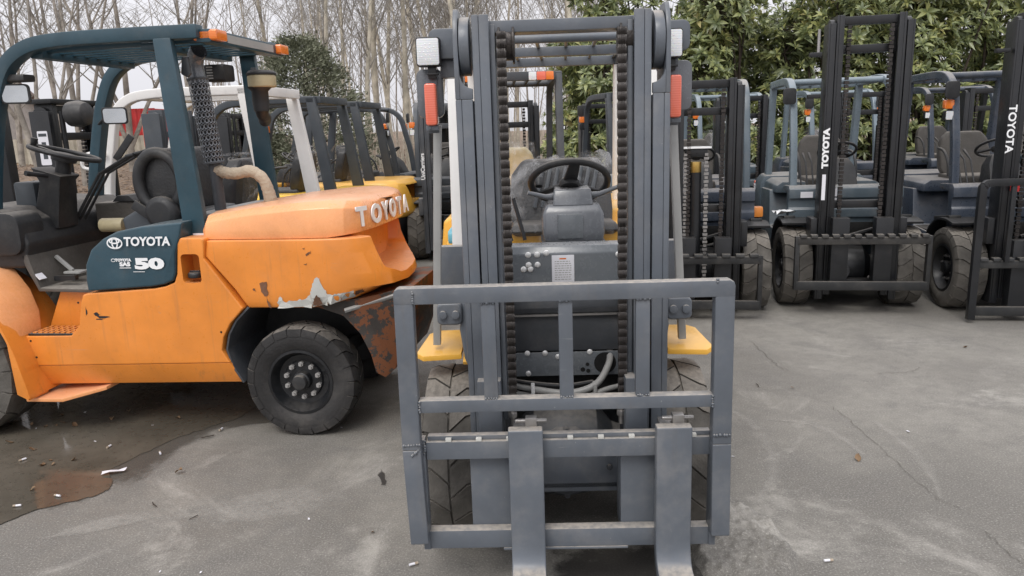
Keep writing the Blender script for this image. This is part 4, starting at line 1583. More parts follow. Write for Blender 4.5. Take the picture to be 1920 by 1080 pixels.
    # ---- overhead guard
    for s in (-1, 1):
        y = s * .455
        bm = B()
        fp = smoothpath([(-1.64, 2.262), (-1.2, 2.262), (-.80, 2.255), (-.60, 2.222), (-.46, 2.13), (-.37, 1.96), (-.30, 1.74), (-.22, 1.4), (-.16, 1.0)], 5)
        strip(bm, fp, .074, y - .04, y + .04)
        obj('front_post', bm, TE, T, .010)
        bm = B()
        y0, y1 = (y, y + .045) if s > 0 else (y - .045, y)
        loft(bm, [[(-1.385, y0, 2.235), (-1.49, y0, 2.235), (-1.49, y1, 2.235), (-1.385, y1, 2.235)], [(-1.43, y0, 1.14), (-1.57, y0, 1.14), (-1.57, y1, 1.14), (-1.43, y1, 1.14)]])
        rp = obj('rear_post', bm, TE, T, .012)
        if s > 0:
            bm = B()
            box(bm, -1.555, -1.485, y1, y1 + .0015, 1.155, 1.175)
            obj('post_sticker', bm, 'paper', rp)
        bm = B()
        prism(bm, [(-1.49, 2.14), (-1.525, 2.14), (-1.53, 2.05), (-1.51, 2.03), (-1.475, 2.05)], s * .40 - .01, s * .40 + .01)
        obj('post_gusset', bm, 'charcoal_dark', T, .004)
    bm = B()
    box(bm, -1.70, -1.615, -.455, .46, 2.205, 2.275)
    rb = obj('roof_rear_beam', bm, TE, T, .008)
    bm = B()
    box(bm, -1.7035, -1.7005, -.30, .28, 2.218, 2.262)
    obj('number_strip', bm, 'tube', rb)
    for s in (-1, 1):
        bm = B()
        rbox(bm, -1.735, -1.60, s * .40 - .06, s * .40 + .06, 2.215, 2.272, .012, 'x')
        obj('rear_lamp', bm, 'amber', T, .006)
    bm = B()
    box(bm, -.66, -.58, -.42, .42, 2.17, 2.215)
    obj('roof_front_beam', bm, TE, T, .008)
    bm = B()
    box(bm, -1.36, -1.26, -.42, .42, 2.185, 2.225)
    obj('roof_crossbar', bm, TE, T, .008)
    for k in range(8):
        bm = B()
        y = -.37 + k * .105
        bar(bm, (-.62, y, 2.215), (-1.66, y, 2.232), .035, .03, hint=(0, 0, 1))
        obj('roof_bar', bm, 'teal', T, .004)
    bm = B()
    rbox(bm, -1.20, -.95, -.43, -.38, 2.13, 2.165, .01)
    lp = obj('side_lamp', bm, 'clear', T, .004)
    bm = B()
    rbox(bm, -.95, -.90, -.431, -.379, 2.129, 2.166, .01)
    obj('side_lamp_end', bm, 'red', lp, .004)
    bm = B()
    rbox(bm, -1.405, -1.265, -.34, -.20, 2.05, 2.155, .02)
    hs = obj('rear_work_lamp', bm, 'plastic', T, .008)
    bm = B()
    for k in range(5):
        box(bm, -1.33, -1.29, -.20, -.195, 2.065 + k * .017, 2.073 + k * .017)
    obj('lamp_fin', bm, 'tube', hs)
    # ---- exhaust with its perforated guard
    ex = thing('exhaust_stack', None, None)
    ex.parent = T
    p0, p1 = Vector((-1.506, .22, 1.555)), Vector((-1.462, .22, 2.036))
    bm = B()
    nu, nv = 16, 15
    L_ = (p1 - p0).length
    ax = (p1 - p0).normalized()
    u_ = Vector((0, 1, 0))
    w_ = ax.cross(u_)
    rr = .057
    def cp(a, h, r_=rr):
        return p0 + ax * h + (u_ * math.cos(a) + w_ * math.sin(a)) * r_
    for j in range(nv):
        for i in range(nu):
            off = .5 if j % 2 else 0
            da, dh = 2 * PI / nu, L_ / nv
            ca, ch_ = (i + off) * da, (j + .5) * dh
            outer, inner = [], []
            for k in range(8):
                t = 2 * PI * k / 8 + PI / 8
                sq = 1 / max(abs(math.cos(t)), abs(math.sin(t)))
                outer.append(bm.verts.new(cp(ca + .5 * da * math.cos(t) * sq, ch_ + .5 * dh * math.sin(t) * sq)))
                inner.append(bm.verts.new(cp(ca + .30 * da * math.cos(t), ch_ + .30 * dh * math.sin(t), rr - .002)))
            for k in range(8):
                q = (k + 1) % 8
                bm.faces.new((outer[k], outer[q], inner[q], inner[k]))
    sh = obj('perforated_guard', bm, 'dash', ex, sharp=80)
    bm = B()
    tube(bm, [p0, p1], .045, 18)
    obj('muffler', bm, 'hole_shade', ex)
    for h in (0, L_):
        bm = B()
        tube(bm, [p0 + ax * (h - .006), p0 + ax * (h + .006)], .061, 24)
        obj('guard_ring', bm, 'charcoal_dark', ex, .002)
    bm = B()
    el = smoothpath([tuple(p1 - ax * .02), tuple(p1 + ax * .05), tuple(p1 + ax * .095 + Vector((-.008, .005, 0))), tuple(p1 + ax * .13 + Vector((-.032, .02, 0))), tuple(p1 + ax * .152 + Vector((-.065, .04, .0)))], 4)
    tube(bm, el, .047, 20, cap=False)
    tube(bm, el[::-1], .043, 20, cap=False)
    obj('exhaust_elbow', bm, 'dash', ex, sharp=80)
    bm = B()
    cyl(bm, (-1.515, .22, 1.20), (-1.506, .22, 1.55), .033, n=14)
    obj('exhaust_pipe', bm, 'charcoal_dark', ex)
    hp = smoothpath([(-1.515, .22, 1.515), (-1.57, .22, 1.495), (-1.64, .22, 1.49), (-1.73, .22, 1.50), (-1.795, .215, 1.455), (-1.822, .21, 1.376), (-1.832, .21, 1.29)], 7)
    random.seed(9)
    bm = B()
    tube(bm, hp, [.034 + random.uniform(-.002, .003) + (.004 if i > 36 else 0) for i in range(len(hp))], 14)
    obj('wrapped_pipe', bm, 'hose', T, sharp=80)
    # ---- air pre-cleaner
    ac = obj('air_cleaner_bowl', lathe(B(), [(.078, 2.005), (.084, 2.012), (.085, 2.07), (.080, 2.078)], 28, 'z', c=(-1.70, -.10, -.012)), 'tape', T, .002)
    bm = B()
    lathe(bm, [(.088, 2.078), (.089, 2.09), (.075, 2.104), (.02, 2.11), (.001, 2.112)], 28, 'z', c=(-1.70, -.10, -.012))
    obj('air_cleaner_cap', bm, 'plastic', ac, .002)
    bm = B()
    lathe(bm, [(.045, 1.86), (.05, 1.90), (.05, 1.98), (.075, 2.005)], 24, 'z', c=(-1.68, -.10, -.01))
    tube(bm, smoothpath([(-1.68, -.10, 1.90), (-1.675, -.11, 1.865), (-1.655, -.16, 1.835), (-1.62, -.26, 1.82), (-1.56, -.38, 1.80)], 5), .04, 14)
    obj('air_intake', bm, 'plastic', T, sharp=50)
    # ---- things on the engine deck
    bm = B()
    box(bm, -1.75, -1.44, -.42, .40, 1.24, 1.275)
    obj('hood_seal', bm, 'tube', T, .004)
    # ---- mirrors
    for x, y, z, w in ((-.47, .44, 1.98, .15), (-1.06, -.40, 1.915, .155)):
        mi = obj('mirror', rbox(B(), -.012, .012, -w / 2, w / 2, -.055, .055, .022, 'x'), 'plastic', T, .004, loc=(x, y, z), rot=(0, 0, R(118) + PI if y < 0 else R(112) + PI))
        bm = B()
        rbox(bm, -.0135, -.0118, -w / 2 + .010, w / 2 - .010, -.046, .046, .018, 'x')
        obj('mirror_glass', bm, 'mirror', mi)
        if y < 0:
            mi.location = (-.545, -.30, 1.865)
    bm = B()
    tube(bm, [(-.30, -.44, 1.80), (-.44, -.36, 1.87), (-.54, -.30, 1.88)], .009, 8)
    obj('mirror_arm', bm, 'plastic', T)
    bm = B()
    rbox(bm, -.56, -.38, .38, .47, 2.045, 2.085, .012)
    obj('mirror_arm', bm, 'plastic', T, .005)
    # ---- mast and carriage ahead of the cab, in black
    for s in (-1, 1):
        bm = B()
        box(bm, .36, .56, s * .40 - .04, s * .40 + .04, .12, 2.3)
        obj('mast_channel', bm, 'black', T, .006)
    bm = B()
    box(bm, .38, .46, -.36, .36, 2.2, 2.3)
    obj('mast_crossbar', bm, 'black', T, .006)
    for s in (-1, 1):
        bm = B()
        path = [(.64, 1.0), (.64, .16), (.66, .09), (.72, .06), (1.9, .055)]
        strip(bm, path, [.05, .05, .05, .05, .012], s * .3 - .065, s * .3 + .065)
        obj('fork', bm, 'black', T, .006)
    for z in (.2, .62):
        bm = B()
        box(bm, .57, .61, -.58, .58, z, z + .1)
        obj('carriage_bar', bm, 'black', T, .006)
    return T
orange_truck()
PL = {'B': (-3.538, 6.706, 171.9), 'C': (-3.537, 8.737, 171.9), 'D': (-3.427, 10.437, 171.9), 'E': (-1.315, 11.695, -10), 'M2': (0.008, 8.492, 91), 'T': (-0.773, 10.103, -86), 'N': (1.507, 11.316, 98), 'R1': (1.753, 6.844, -99), 'R2': (3.09, 6.792, -100), 'R3': (4.422, 6.444, -99), 'S1': (3.164, 10.47, -94), 'S2': (4.759, 10.47, -94), 'S3': (6.457, 10.47, -94), 'S4': (7.869, 10.47, -94)}
TAG = (1.359, 9.75, 0.959)

# ================================================================== the parked trucks behind
def forklift(label, x, y, head, body='bluegrey', guard=None, mast='black', post=None, gh=2.10, mh=2.02, mhw=.31, lift=.10, rack=True, high=False, forks=False, seat='vinylgrey',
             front_light='amber', tail=True, cw='', fender=None, wrap=False, hoodc=None, extras=None, bumps=11, rackw=.53, rackmat='blackdust', wide=0.0, mast_tilt=0.0, mirrors=True, dash='plastic'):
    T = thing('forklift', label, 'forklift', (x, y, 0), R(head), 'forklifts parked in the yard')
    guard = guard or body
    post = post or guard
    cw = cw or body
    fender = fender or body
    hoodc = hoodc or body
    W = .54 + wide
    for s in (-1, 1):
        wheel(T, 0, s * (W - .07), .36, .25, s, nl=18, tmat='rubber', rmat='black', nmat_='steel')
        wheel(T, -1.72, s * (W - .10), .285, .18, s, nl=17, tmat='rubberdark', rmat='black', nmat_='steel')
    bm = B()
    lathe(bm, [(.06, -.36), (.09, -.3), (.10, -.2), (.20, -.12), (.215, 0), (.20, .12), (.10, .2), (.09, .3), (.06, .36)], 20, c=(0, 0, .36))
    obj('drive_axle', bm, 'black', T)
    bm = B()
    cyl(bm, (.18, -.10, .33), (.30, -.10, .36), .07, n=16)
    obj('axle_cover', bm, 'plastic', T, .004)
    # chassis and side panels with a step
    bm = B()
    prism(bm, [(-.40, .26), (-1.36, .26), (-1.40, .46), (-1.52, .62), (-1.52, .96), (-.96, .98), (-.90, .62), (-.40, .60)], -W, W)
    obj('chassis', bm, body, T, .014)
    for s in (-1, 1):
        bm = B()
        box(bm, -.88, -.42, s * W - .015, s * W + .05, .40, .425)
        obj('step', bm, 'blackdust', T, .004)
        bm = B()
        strip(bm, smoothpath([(.16, .765), (.10, .775), (.0, .785), (-.18, .77), (-.36, .66), (-.44, .50), (-.46, .36)], 4), .022, s * .26, s * (W + .055))
        obj('fender', bm, fender, T, .004)
        bm = B()
        bar(bm, (-.36, s * W * .93, .76), (-.02, s * W * .93, .805), .10, .03, hint=(0, 0, 1))
        obj('fender_ledge', bm, 'blackdust', T, .006)
    bm = B()
    box(bm, -.95, -.2, -W + .02, W - .02, .58, .62)
    obj('floor_plate', bm, 'blackdust', T, .004)
    # front cowl: horizontal ledges
    bm = B()
    prism(bm, [(-.14, .60), (-.14, .78), (-.115, .79), (-.115, .865), (-.13, .88), (-.13, .955), (-.105, .97), (-.11, 1.055), (-.15, 1.085), (-.42, 1.07), (-.42, 1.02), (-.22, 1.02), (-.22, .60)], -W + .04, W - .04)
    obj('cowl', bm, body, T, .008)
    bm = B()
    box(bm, -.146, -.112, -.30, .30, .62, .74)
    obj('cowl_opening_shade', bm, 'hole_shade', T, .003)  # dark block, its colour standing for the shade of an opening
    bm = B()
    cyl(bm, (.10, -.02, .64), (.04, .22, .70), .02, n=8)
    tube(bm, smoothpath([(.05, -.25, .62), (.10, -.1, .58), (.10, .1, .60), (.04, .25, .66)], 4), .014, 8)
    tag(obj('hose', bm, 'plastic', T), kind='stuff')
    # dash, column, wheel, levers
    bm = B()
    loft(bm, [[(-.26, -.14, 1.07), (-.26, .14, 1.07), (-.50, .14, 1.07), (-.50, -.14, 1.07)], [(-.34, -.13, 1.24), (-.34, .13, 1.24), (-.50, .13, 1.22), (-.50, -.13, 1.22)], [(-.42, -.08, 1.32), (-.42, .08, 1.32), (-.52, .08, 1.30), (-.52, -.08, 1.30)]])
    obj('column_cover', bm, dash, T, .014)
    sw = obj('steering_wheel', lathe(B(), [(.17 + .013 * math.cos(a), .013 * math.sin(a)) for a in [2 * PI * k / 8 for k in range(9)]], 32, 'z', cap=False), 'plastic', T, loc=(-.52, 0, 1.38), rot=(0, -R(30), 0), sharp=80)
    bm = B()
    lathe(bm, [(.045, -.03), (.05, .0), (.001, .014)], 16, 'z')
    for a in (0, 125, 235):
        bar(bm, (0, 0, -.005), (.165 * math.cos(R(a)), .165 * math.sin(R(a)), 0), .035, .012, hint=(0, 0, 1))
    obj('wheel_spokes', bm, 'plastic', sw)
    for k in range(3):
        bm = B()
        yv = -.24 - k * .055
        tube(bm, [(-.34, yv, 1.06), (-.46, yv, 1.28), (-.62, yv, 1.36)], [.008, .008, .013], 8)
        obj('control_lever', bm, 'plastic', T)
    # seat
    bm = B()
    loft(bm, [[(-.78, -.22, z), (-.78, .22, z), (-1.24, .22, z), (-1.24, -.22, z)] for z in (1.0, 1.06, 1.11)])
    obj('seat_cushion', bm, seat, T, .03, seg=3)
    bm = B()
    loft(bm, [[(-1.14 - dx, -w, z), (-1.14 - dx, w, z), (-1.26 - dx, w * .95, z), (-1.26 - dx, -w * .95, z)] for z, w, dx in ((1.09, .20, 0), (1.16, .235, .01), (1.30, .24, .04), (1.45, .215, .07), (1.52, .15, .08))])
    obj('seat_back', bm, seat, T, .03, seg=3)
    for s_ in (-1, 1):
        bm = B()
        tube(bm, smoothpath([(-1.16, s_ * .26, 1.36), (-1.0, s_ * .27, 1.34), (-.88, s_ * .27, 1.24), (-.84, s_ * .27, 1.10)], 4), .014, 8)
        obj('hip_restraint', bm, 'plastic', T)
    if wrap:
        bm = B()
        random.seed(int(abs(x * 77 + y * 13)))
        rows = []
        for j, (xx, z, hw) in enumerate([(-1.06, 1.10, .26), (-1.10, 1.3, .28), (-1.15, 1.46, .27), (-1.22, 1.565, .24), (-1.36, 1.56, .22), (-1.40, 1.3, .28), (-1.38, 1.08, .33)]):
            rows.append([bm.verts.new((xx + random.uniform(-.02, .02), hw * (i / 8 - 1) * 1.0 + random.uniform(-.015, .015), z + random.uniform(-.02, .02))) for i in range(17)])
        for p, q in zip(rows, rows[1:]):
            for i in range(16):
                bm.faces.new((p[i], p[i + 1], q[i + 1], q[i]))
        obj('plastic_wrap', bm, 'film', T, sharp=80)
    # hood and counterweight
    bm = B()
    loft(bm, [[(-.80, -w, z), (-.80, w, z), (-1.62, w, z), (-1.62, -w, z)] for z, w in ((.96, W - .03), (1.03, W - .04), (1.07, W - .10))])
    obj('engine_hood', bm, hoodc, T, .014)
    def ring(z, w, d, x0=-1.50):
        return [(x0, -w, z), (x0, w, z), (-1.92 - d * .4, w, z), (-2.10 - d * .7, w * .86, z), (-2.20 - d, w * .5, z), (-2.22 - d, 0, z), (-2.20 - d, -w * .5, z), (-2.10 - d * .7, -w * .86, z), (-1.92 - d * .4, -w, z)]
    bm = B()
    loft(bm, [ring(.60, W, -.03), ring(.66, W + .01, .02), ring(.98, W + .01, .0), ring(1.04, W - .01, -.02), ring(1.09, W - .05, -.08)])
    c = obj('counterweight', bm, cw, T, .016)
    cb = B()
    prism(cb, [(.34, 1.02), (.26, .82), (-.26, .82), (-.34, 1.02)], -2.04, -2.5, 'yz')
    finish(cb, .02, 2)
    cut(c, cb)
    bm = B()
    loft(bm, [ring(.24, W * .80, -.14, -1.96), ring(.34, W * .88, -.06, -1.96), ring(.597, W * .97, -.02, -1.96)])
    obj('lower_counterweight', bm, 'black', T, .012)
    bm = B()
    box(bm, -1.96, -1.45, -.28, .28, .26, .60)
    obj('wheel_well', bm, 'hole_shade', T)
    # overhead guard
    gw = W - .10
    pts = smoothpath([(-1.62, gh - .045), (-1.1, gh - .04), (-.78, gh - .045), (-.58, gh - .085), (-.45, gh - .21), (-.38, gh - .45), (-.31, 1.35), (-.24, .78)], 4)
    for s in (-1, 1):
        bm = B()
        strip(bm, pts, .075, s * gw - .032, s * gw + .032)
        obj('front_post', bm, guard, T, .012, seg=3)
        bm = B()
        loft(bm, [[(-1.52, s * gw - .032, gh - .02), (-1.62, s * gw - .032, gh - .02), (-1.62, s * gw + .032, gh - .02), (-1.52, s * gw + .032, gh - .02)], [(-1.66, s * gw - .032, 1.0), (-1.79, s * gw - .032, 1.0), (-1.79, s * gw + .032, 1.0), (-1.66, s * gw + .032, 1.0)]])
        obj('rear_post', bm, post, T, .010)
    bm = B()
    box(bm, -1.665, -1.585, -gw + .03, gw - .03, gh - .085, gh - .008)
    obj('roof_rear_beam', bm, post, T, .008)
    bm = B()
    tube(bm, [(-.66, -gw + .03, gh - .06), (-.66, gw - .03, gh - .06)], .03, 10)
    obj('roof_front_beam', bm, guard, T)
    for k in range(6):
        bm = B()
        yv = -gw + .14 + k * (2 * gw - .28) / 5
        bar(bm, (-.68, yv, gh - .055), (-1.60, yv, gh - .05), .025, .03, hint=(0, 0, 1))
        obj('roof_bar', bm, guard, T, .003)
    # lamps
    for s in (-1, 1):
        if front_light:
            yv = s * (gw + .055)
            la = obj('turn_signal', rbox(B(), -.43, -.37, yv - .04, yv + .04, gh - .36, gh - .28, .014), 'amber', T, .006)
            bm = B()
            rbox(bm, -.42, -.355, yv - .035, yv + .035, gh - .46, gh - .375, .012)
            obj('headlight', bm, 'black', T, .004)
            bm = B()
            rbox(bm, -.3548, -.350, yv - .030, yv + .030, gh - .455, gh - .38, .010)
            obj('headlight_glass', bm, 'clear', T)
            bm = B()
            bar(bm, (-.40, s * gw, gh - .37), (-.40, yv, gh - .37), .02, .012, hint=(0, 0, 1))
            obj('lamp_bracket', bm, 'black', T)
        if tail:
            for nm, a, b, mt in (('tail_lamp', -.03, .05, 'red'), ('reverse_lamp', -.10, -.032, 'clear'), ('rear_signal', .052, .12, 'amber')):
                bm = B()
                ya, yb = s * (gw - .17) + s * a, s * (gw - .17) + s * b
                rbox(bm, -1.71, -1.668, min(ya, yb), max(ya, yb), gh - .085, gh - .015, .008)
                obj(nm, bm, mt, T, .004)
        if mirrors:
            bm = B()
            rbox(bm, -.36, -.34, s * (gw + .05) - .06, s * (gw + .05) + .06, gh - .27, gh - .12, .03)
            obj('mirror', bm, 'plastic', T, .005)
    # mast
    mt_ = R(mast_tilt)
    for s in (-1, 1):
        def yy(a, b):
            return (min(s * a, s * b), max(s * a, s * b))
        bm = B()
        box(bm, .20, .38, *yy(mhw + .045, mhw + .06), .12, mh - .06)
        box(bm, .355, .38, *yy(mhw, mhw + .045), .12, mh - .06)
        box(bm, .20, .225, *yy(mhw, mhw + .045), .12, mh - .06)
        mc = obj('outer_mast_channel', bm, mast, T, .005)
        bm = B()
        box(bm, .21, .375, *yy(mhw - .026, mhw - .006), .16, mh)
        box(bm, .35, .375, *yy(mhw - .065, mhw - .026), .16, mh)
        box(bm, .21, .235, *yy(mhw - .065, mhw - .026), .16, mh)
        obj('inner_mast_channel', bm, mast, T, .005)
        bm = B()
        cyl(bm, (.29, s * (mhw + .003), mh - .10), (.29, s * (mhw + .04), mh - .10), .075, n=24)
        obj('sheave', bm, mast, T, .003)
        bm = B()
        cyl(bm, (.15, s * (mhw - .03), .2), (.15, s * (mhw - .03), mh * .78), .032, n=12)
        cyl(bm, (.15, s * (mhw - .03), mh * .78), (.15, s * (mhw - .03), mh - .06), .02, n=10)
        obj('lift_cylinder', bm, 'black', T)
        # leaf chain as one ribbed strip: its links are too small to pick apart here
        bm = B()
        z = mh - .08
        k = 0
        while z > .55:
            w_ = .018 if k % 2 else .014
            box(bm, .335 - w_ * .3, .36, s * (mhw - .11) - w_, s * (mhw - .11) + w_, z - .03, z - .004)
            z -= .034
            k += 1
        tag(obj('lift_chain', bm, 'chain', T), kind='stuff')
        bm = B()
        bar(bm, (-.45, s * (mhw + .02), .72), (.20, s * (mhw + .02), .55), .07, .07)
        obj('tilt_cylinder', bm, 'black', T, .005)
        bm = B()
        box(bm, .16, .36, *yy(mhw + .061, mhw + .12), .62, .84)
        obj('tilt_bracket', bm, mast, T, .012)
    for z, x0 in ((mh - .075, .25), (mh - .30, .22), (.92, .205), (.22, .22)):
        bm = B()
        box(bm, x0, x0 + .09, -mhw + .06, mhw - .06, z, z + .065)
        obj('mast_crossbar', bm, mast, T, .005)
    # carriage
    if rack:
        hw = rackw
        bm = B()
        box(bm, .50, .545, -hw, hw, lift + .40, lift + .46)
        for k in range(bumps):
            yv = -hw + (k + .5) * 2 * hw / bumps
            prism(bm, [(.49, lift + .46), (.56, lift + .46), (.555, lift + .485), (.50, lift + .487)], yv - hw / bumps * .62, yv + hw / bumps * .62)
        obj('carriage_bar', bm, rackmat, T, .004)
        bm = B()
        box(bm, .50, .545, -hw, hw, lift, lift + .075)
        obj('carriage_bar', bm, 'blackdust', T, .005)
        for s in (-1, 1):
            bm = B()
            box(bm, .48, .54, s * hw - .018, s * hw + .018, lift, lift + .47)
            obj('carriage_end_plate', bm, 'blackdust', T, .005)
            bm = B()
            box(bm, .39, .50, s * (mhw - .10) - .07, s * (mhw - .10) + .07, lift + .04, lift + .62)
            obj('carriage_plate', bm, mast, T, .006)
        if high:
            fr = smoothpath([(-hw - .03, lift - .02), (-hw - .03, lift + .5), (-hw - .03, 1.06), (-hw - .015, 1.125), (-hw + .05, 1.15), (0, 1.15), (hw - .05, 1.15), (hw + .015, 1.125), (hw + .03, 1.06), (hw + .03, lift + .5), (hw + .03, lift - .02)], 3)
            bm = B()
            strip(bm, fr, .055, .55, .60, 'yz')
            obj('load_frame', bm, mast, T, .006)
            for k in range(4):
                bm = B()
                yv = -.33 + k * .22
                box(bm, .56, .59, yv - .018, yv + .018, lift + .46, 1.13)
                obj('frame_bar', bm, mast, T, .004)
    if forks:
        for s in (-1, 1):
            bm = B()
            strip(bm, [(.57, lift + .5), (.57, lift + .06), (.59, lift), (.64, lift - .03), (1.65, lift - .035)], [.045, .045, .045, .045, .012], s * .3 - .06, s * .3 + .06)
            obj('fork', bm, mast, T, .005)
    if extras:
        extras(T)
    return T

def left_row():
    def ex_white(T):
        bm = B()
        box(bm, .20, .374, .3705, .373, 1.86, 2.0)
        bm.free()
        bm = B()
        rbox(bm, .235, .33, .3702, .372, 1.52, 1.80, .01, 'y')
        st = obj('instruction_plate', bm, 'paper', T)
        bm = B()
        for z in (1.66, 1.57):
            box(bm, .26, .30, .3722, .3728, z, z + .05)
        box(bm, .245, .32, .3722, .3728, 1.755, 1.78)
        obj('plate_print', bm, 'grey', st)
        bm = B()
        cyl(bm, (.30, .3702, 1.43), (.30, .3718, 1.43), .048, n=24)
        obj('round_sticker', bm, 'teal_sticker', T)
        lettering('lettering', 'K', .17, 'decal', T, (.29, .371, .98), eul((0, 0, 1), (0, 1, 0)), 1, .001, .005)
        bm = B()
        box(bm, .17, .40, -.36, .36, 2.021, 2.06)
        obj('mast_cap', bm, 'black', T, .006)
        bm = B()
        lathe(bm, [(.03, -.07), (.09, -.05), (.11, .02), (.10, .10), (.02, .12)], 18, 'x', c=(-.05, .30, 1.93))
        obj('work_lamp', bm, 'plastic', T, .004)
        bm = B()
        tube(bm, smoothpath([(-.36, .50, 1.60), (-.20, .52, 1.60), (-.16, .52, 1.5), (-.30, .51, 1.47)], 4), .014, 8)
        obj('grab_handle', bm, 'white', T)
        bm = B()
        tube(bm, smoothpath([(-.26, .50, 1.22), (-.42, .52, 1.22), (-.46, .52, 1.12), (-.42, .52, 1.02), (-.24, .50, 1.0)], 4), .016, 8)
        obj('grab_handle', bm, 'white', T)
        bm = B()
        rbox(bm, -1.72, -1.60, .32, .485, 2.04, 2.085, .015)
        obj('corner_lamp', bm, 'red', T, .006)
    forklift('white posted forklift with stickers on its mast, directly behind the orange one', *PL['B'], body='grey', guard='white', mast='black', tail=False, front_light=None, extras=ex_white, rack=False, seat='vinyl', wrap=True, mast_tilt=0)  # dark body colour stands for the shadow seen beneath the orange truck
    def ex_c(T):
        bm = B()
        rbox(bm, .40, .44, .30, .345, 1.62, 1.86, .012)
        obj('mast_marker_lamp', bm, 'red', T, .004)
        bm = B()
        box(bm, .19, .40, .3705, .40, .3, 1.98)
        obj('mast_side_panel', bm, 'grey', T, .006)
    forklift('yellow forklift with dark grey roof posts just beyond the white posted one', *PL['C'], body='yellow', guard='grey', mast='grey', seat='vinyl', wrap=True, tail=False, extras=ex_c, rack=True)
    forklift('grey posted forklift parked next beyond the yellow counterweight', *PL['D'], body='amber_yellow', guard='grey', mast='black', seat='vinyl', wrap=True, tail=False)
    forklift('grey forklift turned to face right, farthest in the left row', *PL['E'], body='grey', guard='grey', mast='black', seat='vinyl', rack=False)

def middle_trucks():
    forklift('yellow forklift standing behind the charcoal one with its tail lamps towards the camera', *PL['M2'], body='amber_yellow', guard='charcoal_dark', mast='black', gh=2.19, mh=2.0, seat='tape', wrap=True, rack=False, front_light=None, mirrors=False)
    def ex_t(T):
        lettering('lettering', 'UniCarriers', .07, 'decal', T, (.381, -(.31 + .036), 1.25), eul((0, 0, 1), (1, 0, 0)), 1, .001, .002)
    forklift('dark forklift half hidden behind the left lamp post of the charcoal one', *PL['T'], body='grey', guard='grey', mast='charcoal_dark', rack=False, mirrors=False, extras=ex_t, mast_tilt=0)
    def ex_n(T):
        h = R(PL['N'][2])
        dx, dy = TAG[0] - PL['N'][0], TAG[1] - PL['N'][1]
        lx, ly = dx * math.cos(h) + dy * math.sin(h), -dx * math.sin(h) + dy * math.cos(h)
        bm = B()
        box(bm, lx - .03, lx + .03, ly - .11, ly + .11, TAG[2] - .13, TAG[2] + .13)
        rt = obj('red_panel', bm, 'redpaint', T, .008)
        bm = B()
        box(bm, lx - .034, lx - .0305, ly - .02, ly - .005, TAG[2] - .06, TAG[2] + .06)
        obj('panel_mark', bm, 'decal', rt)
    forklift('slate forklift seen in the gap between the right lift chain and the hedge', *PL['N'], extras=ex_n, body='bluegrey', guard='grey', mast='black', rack=False)

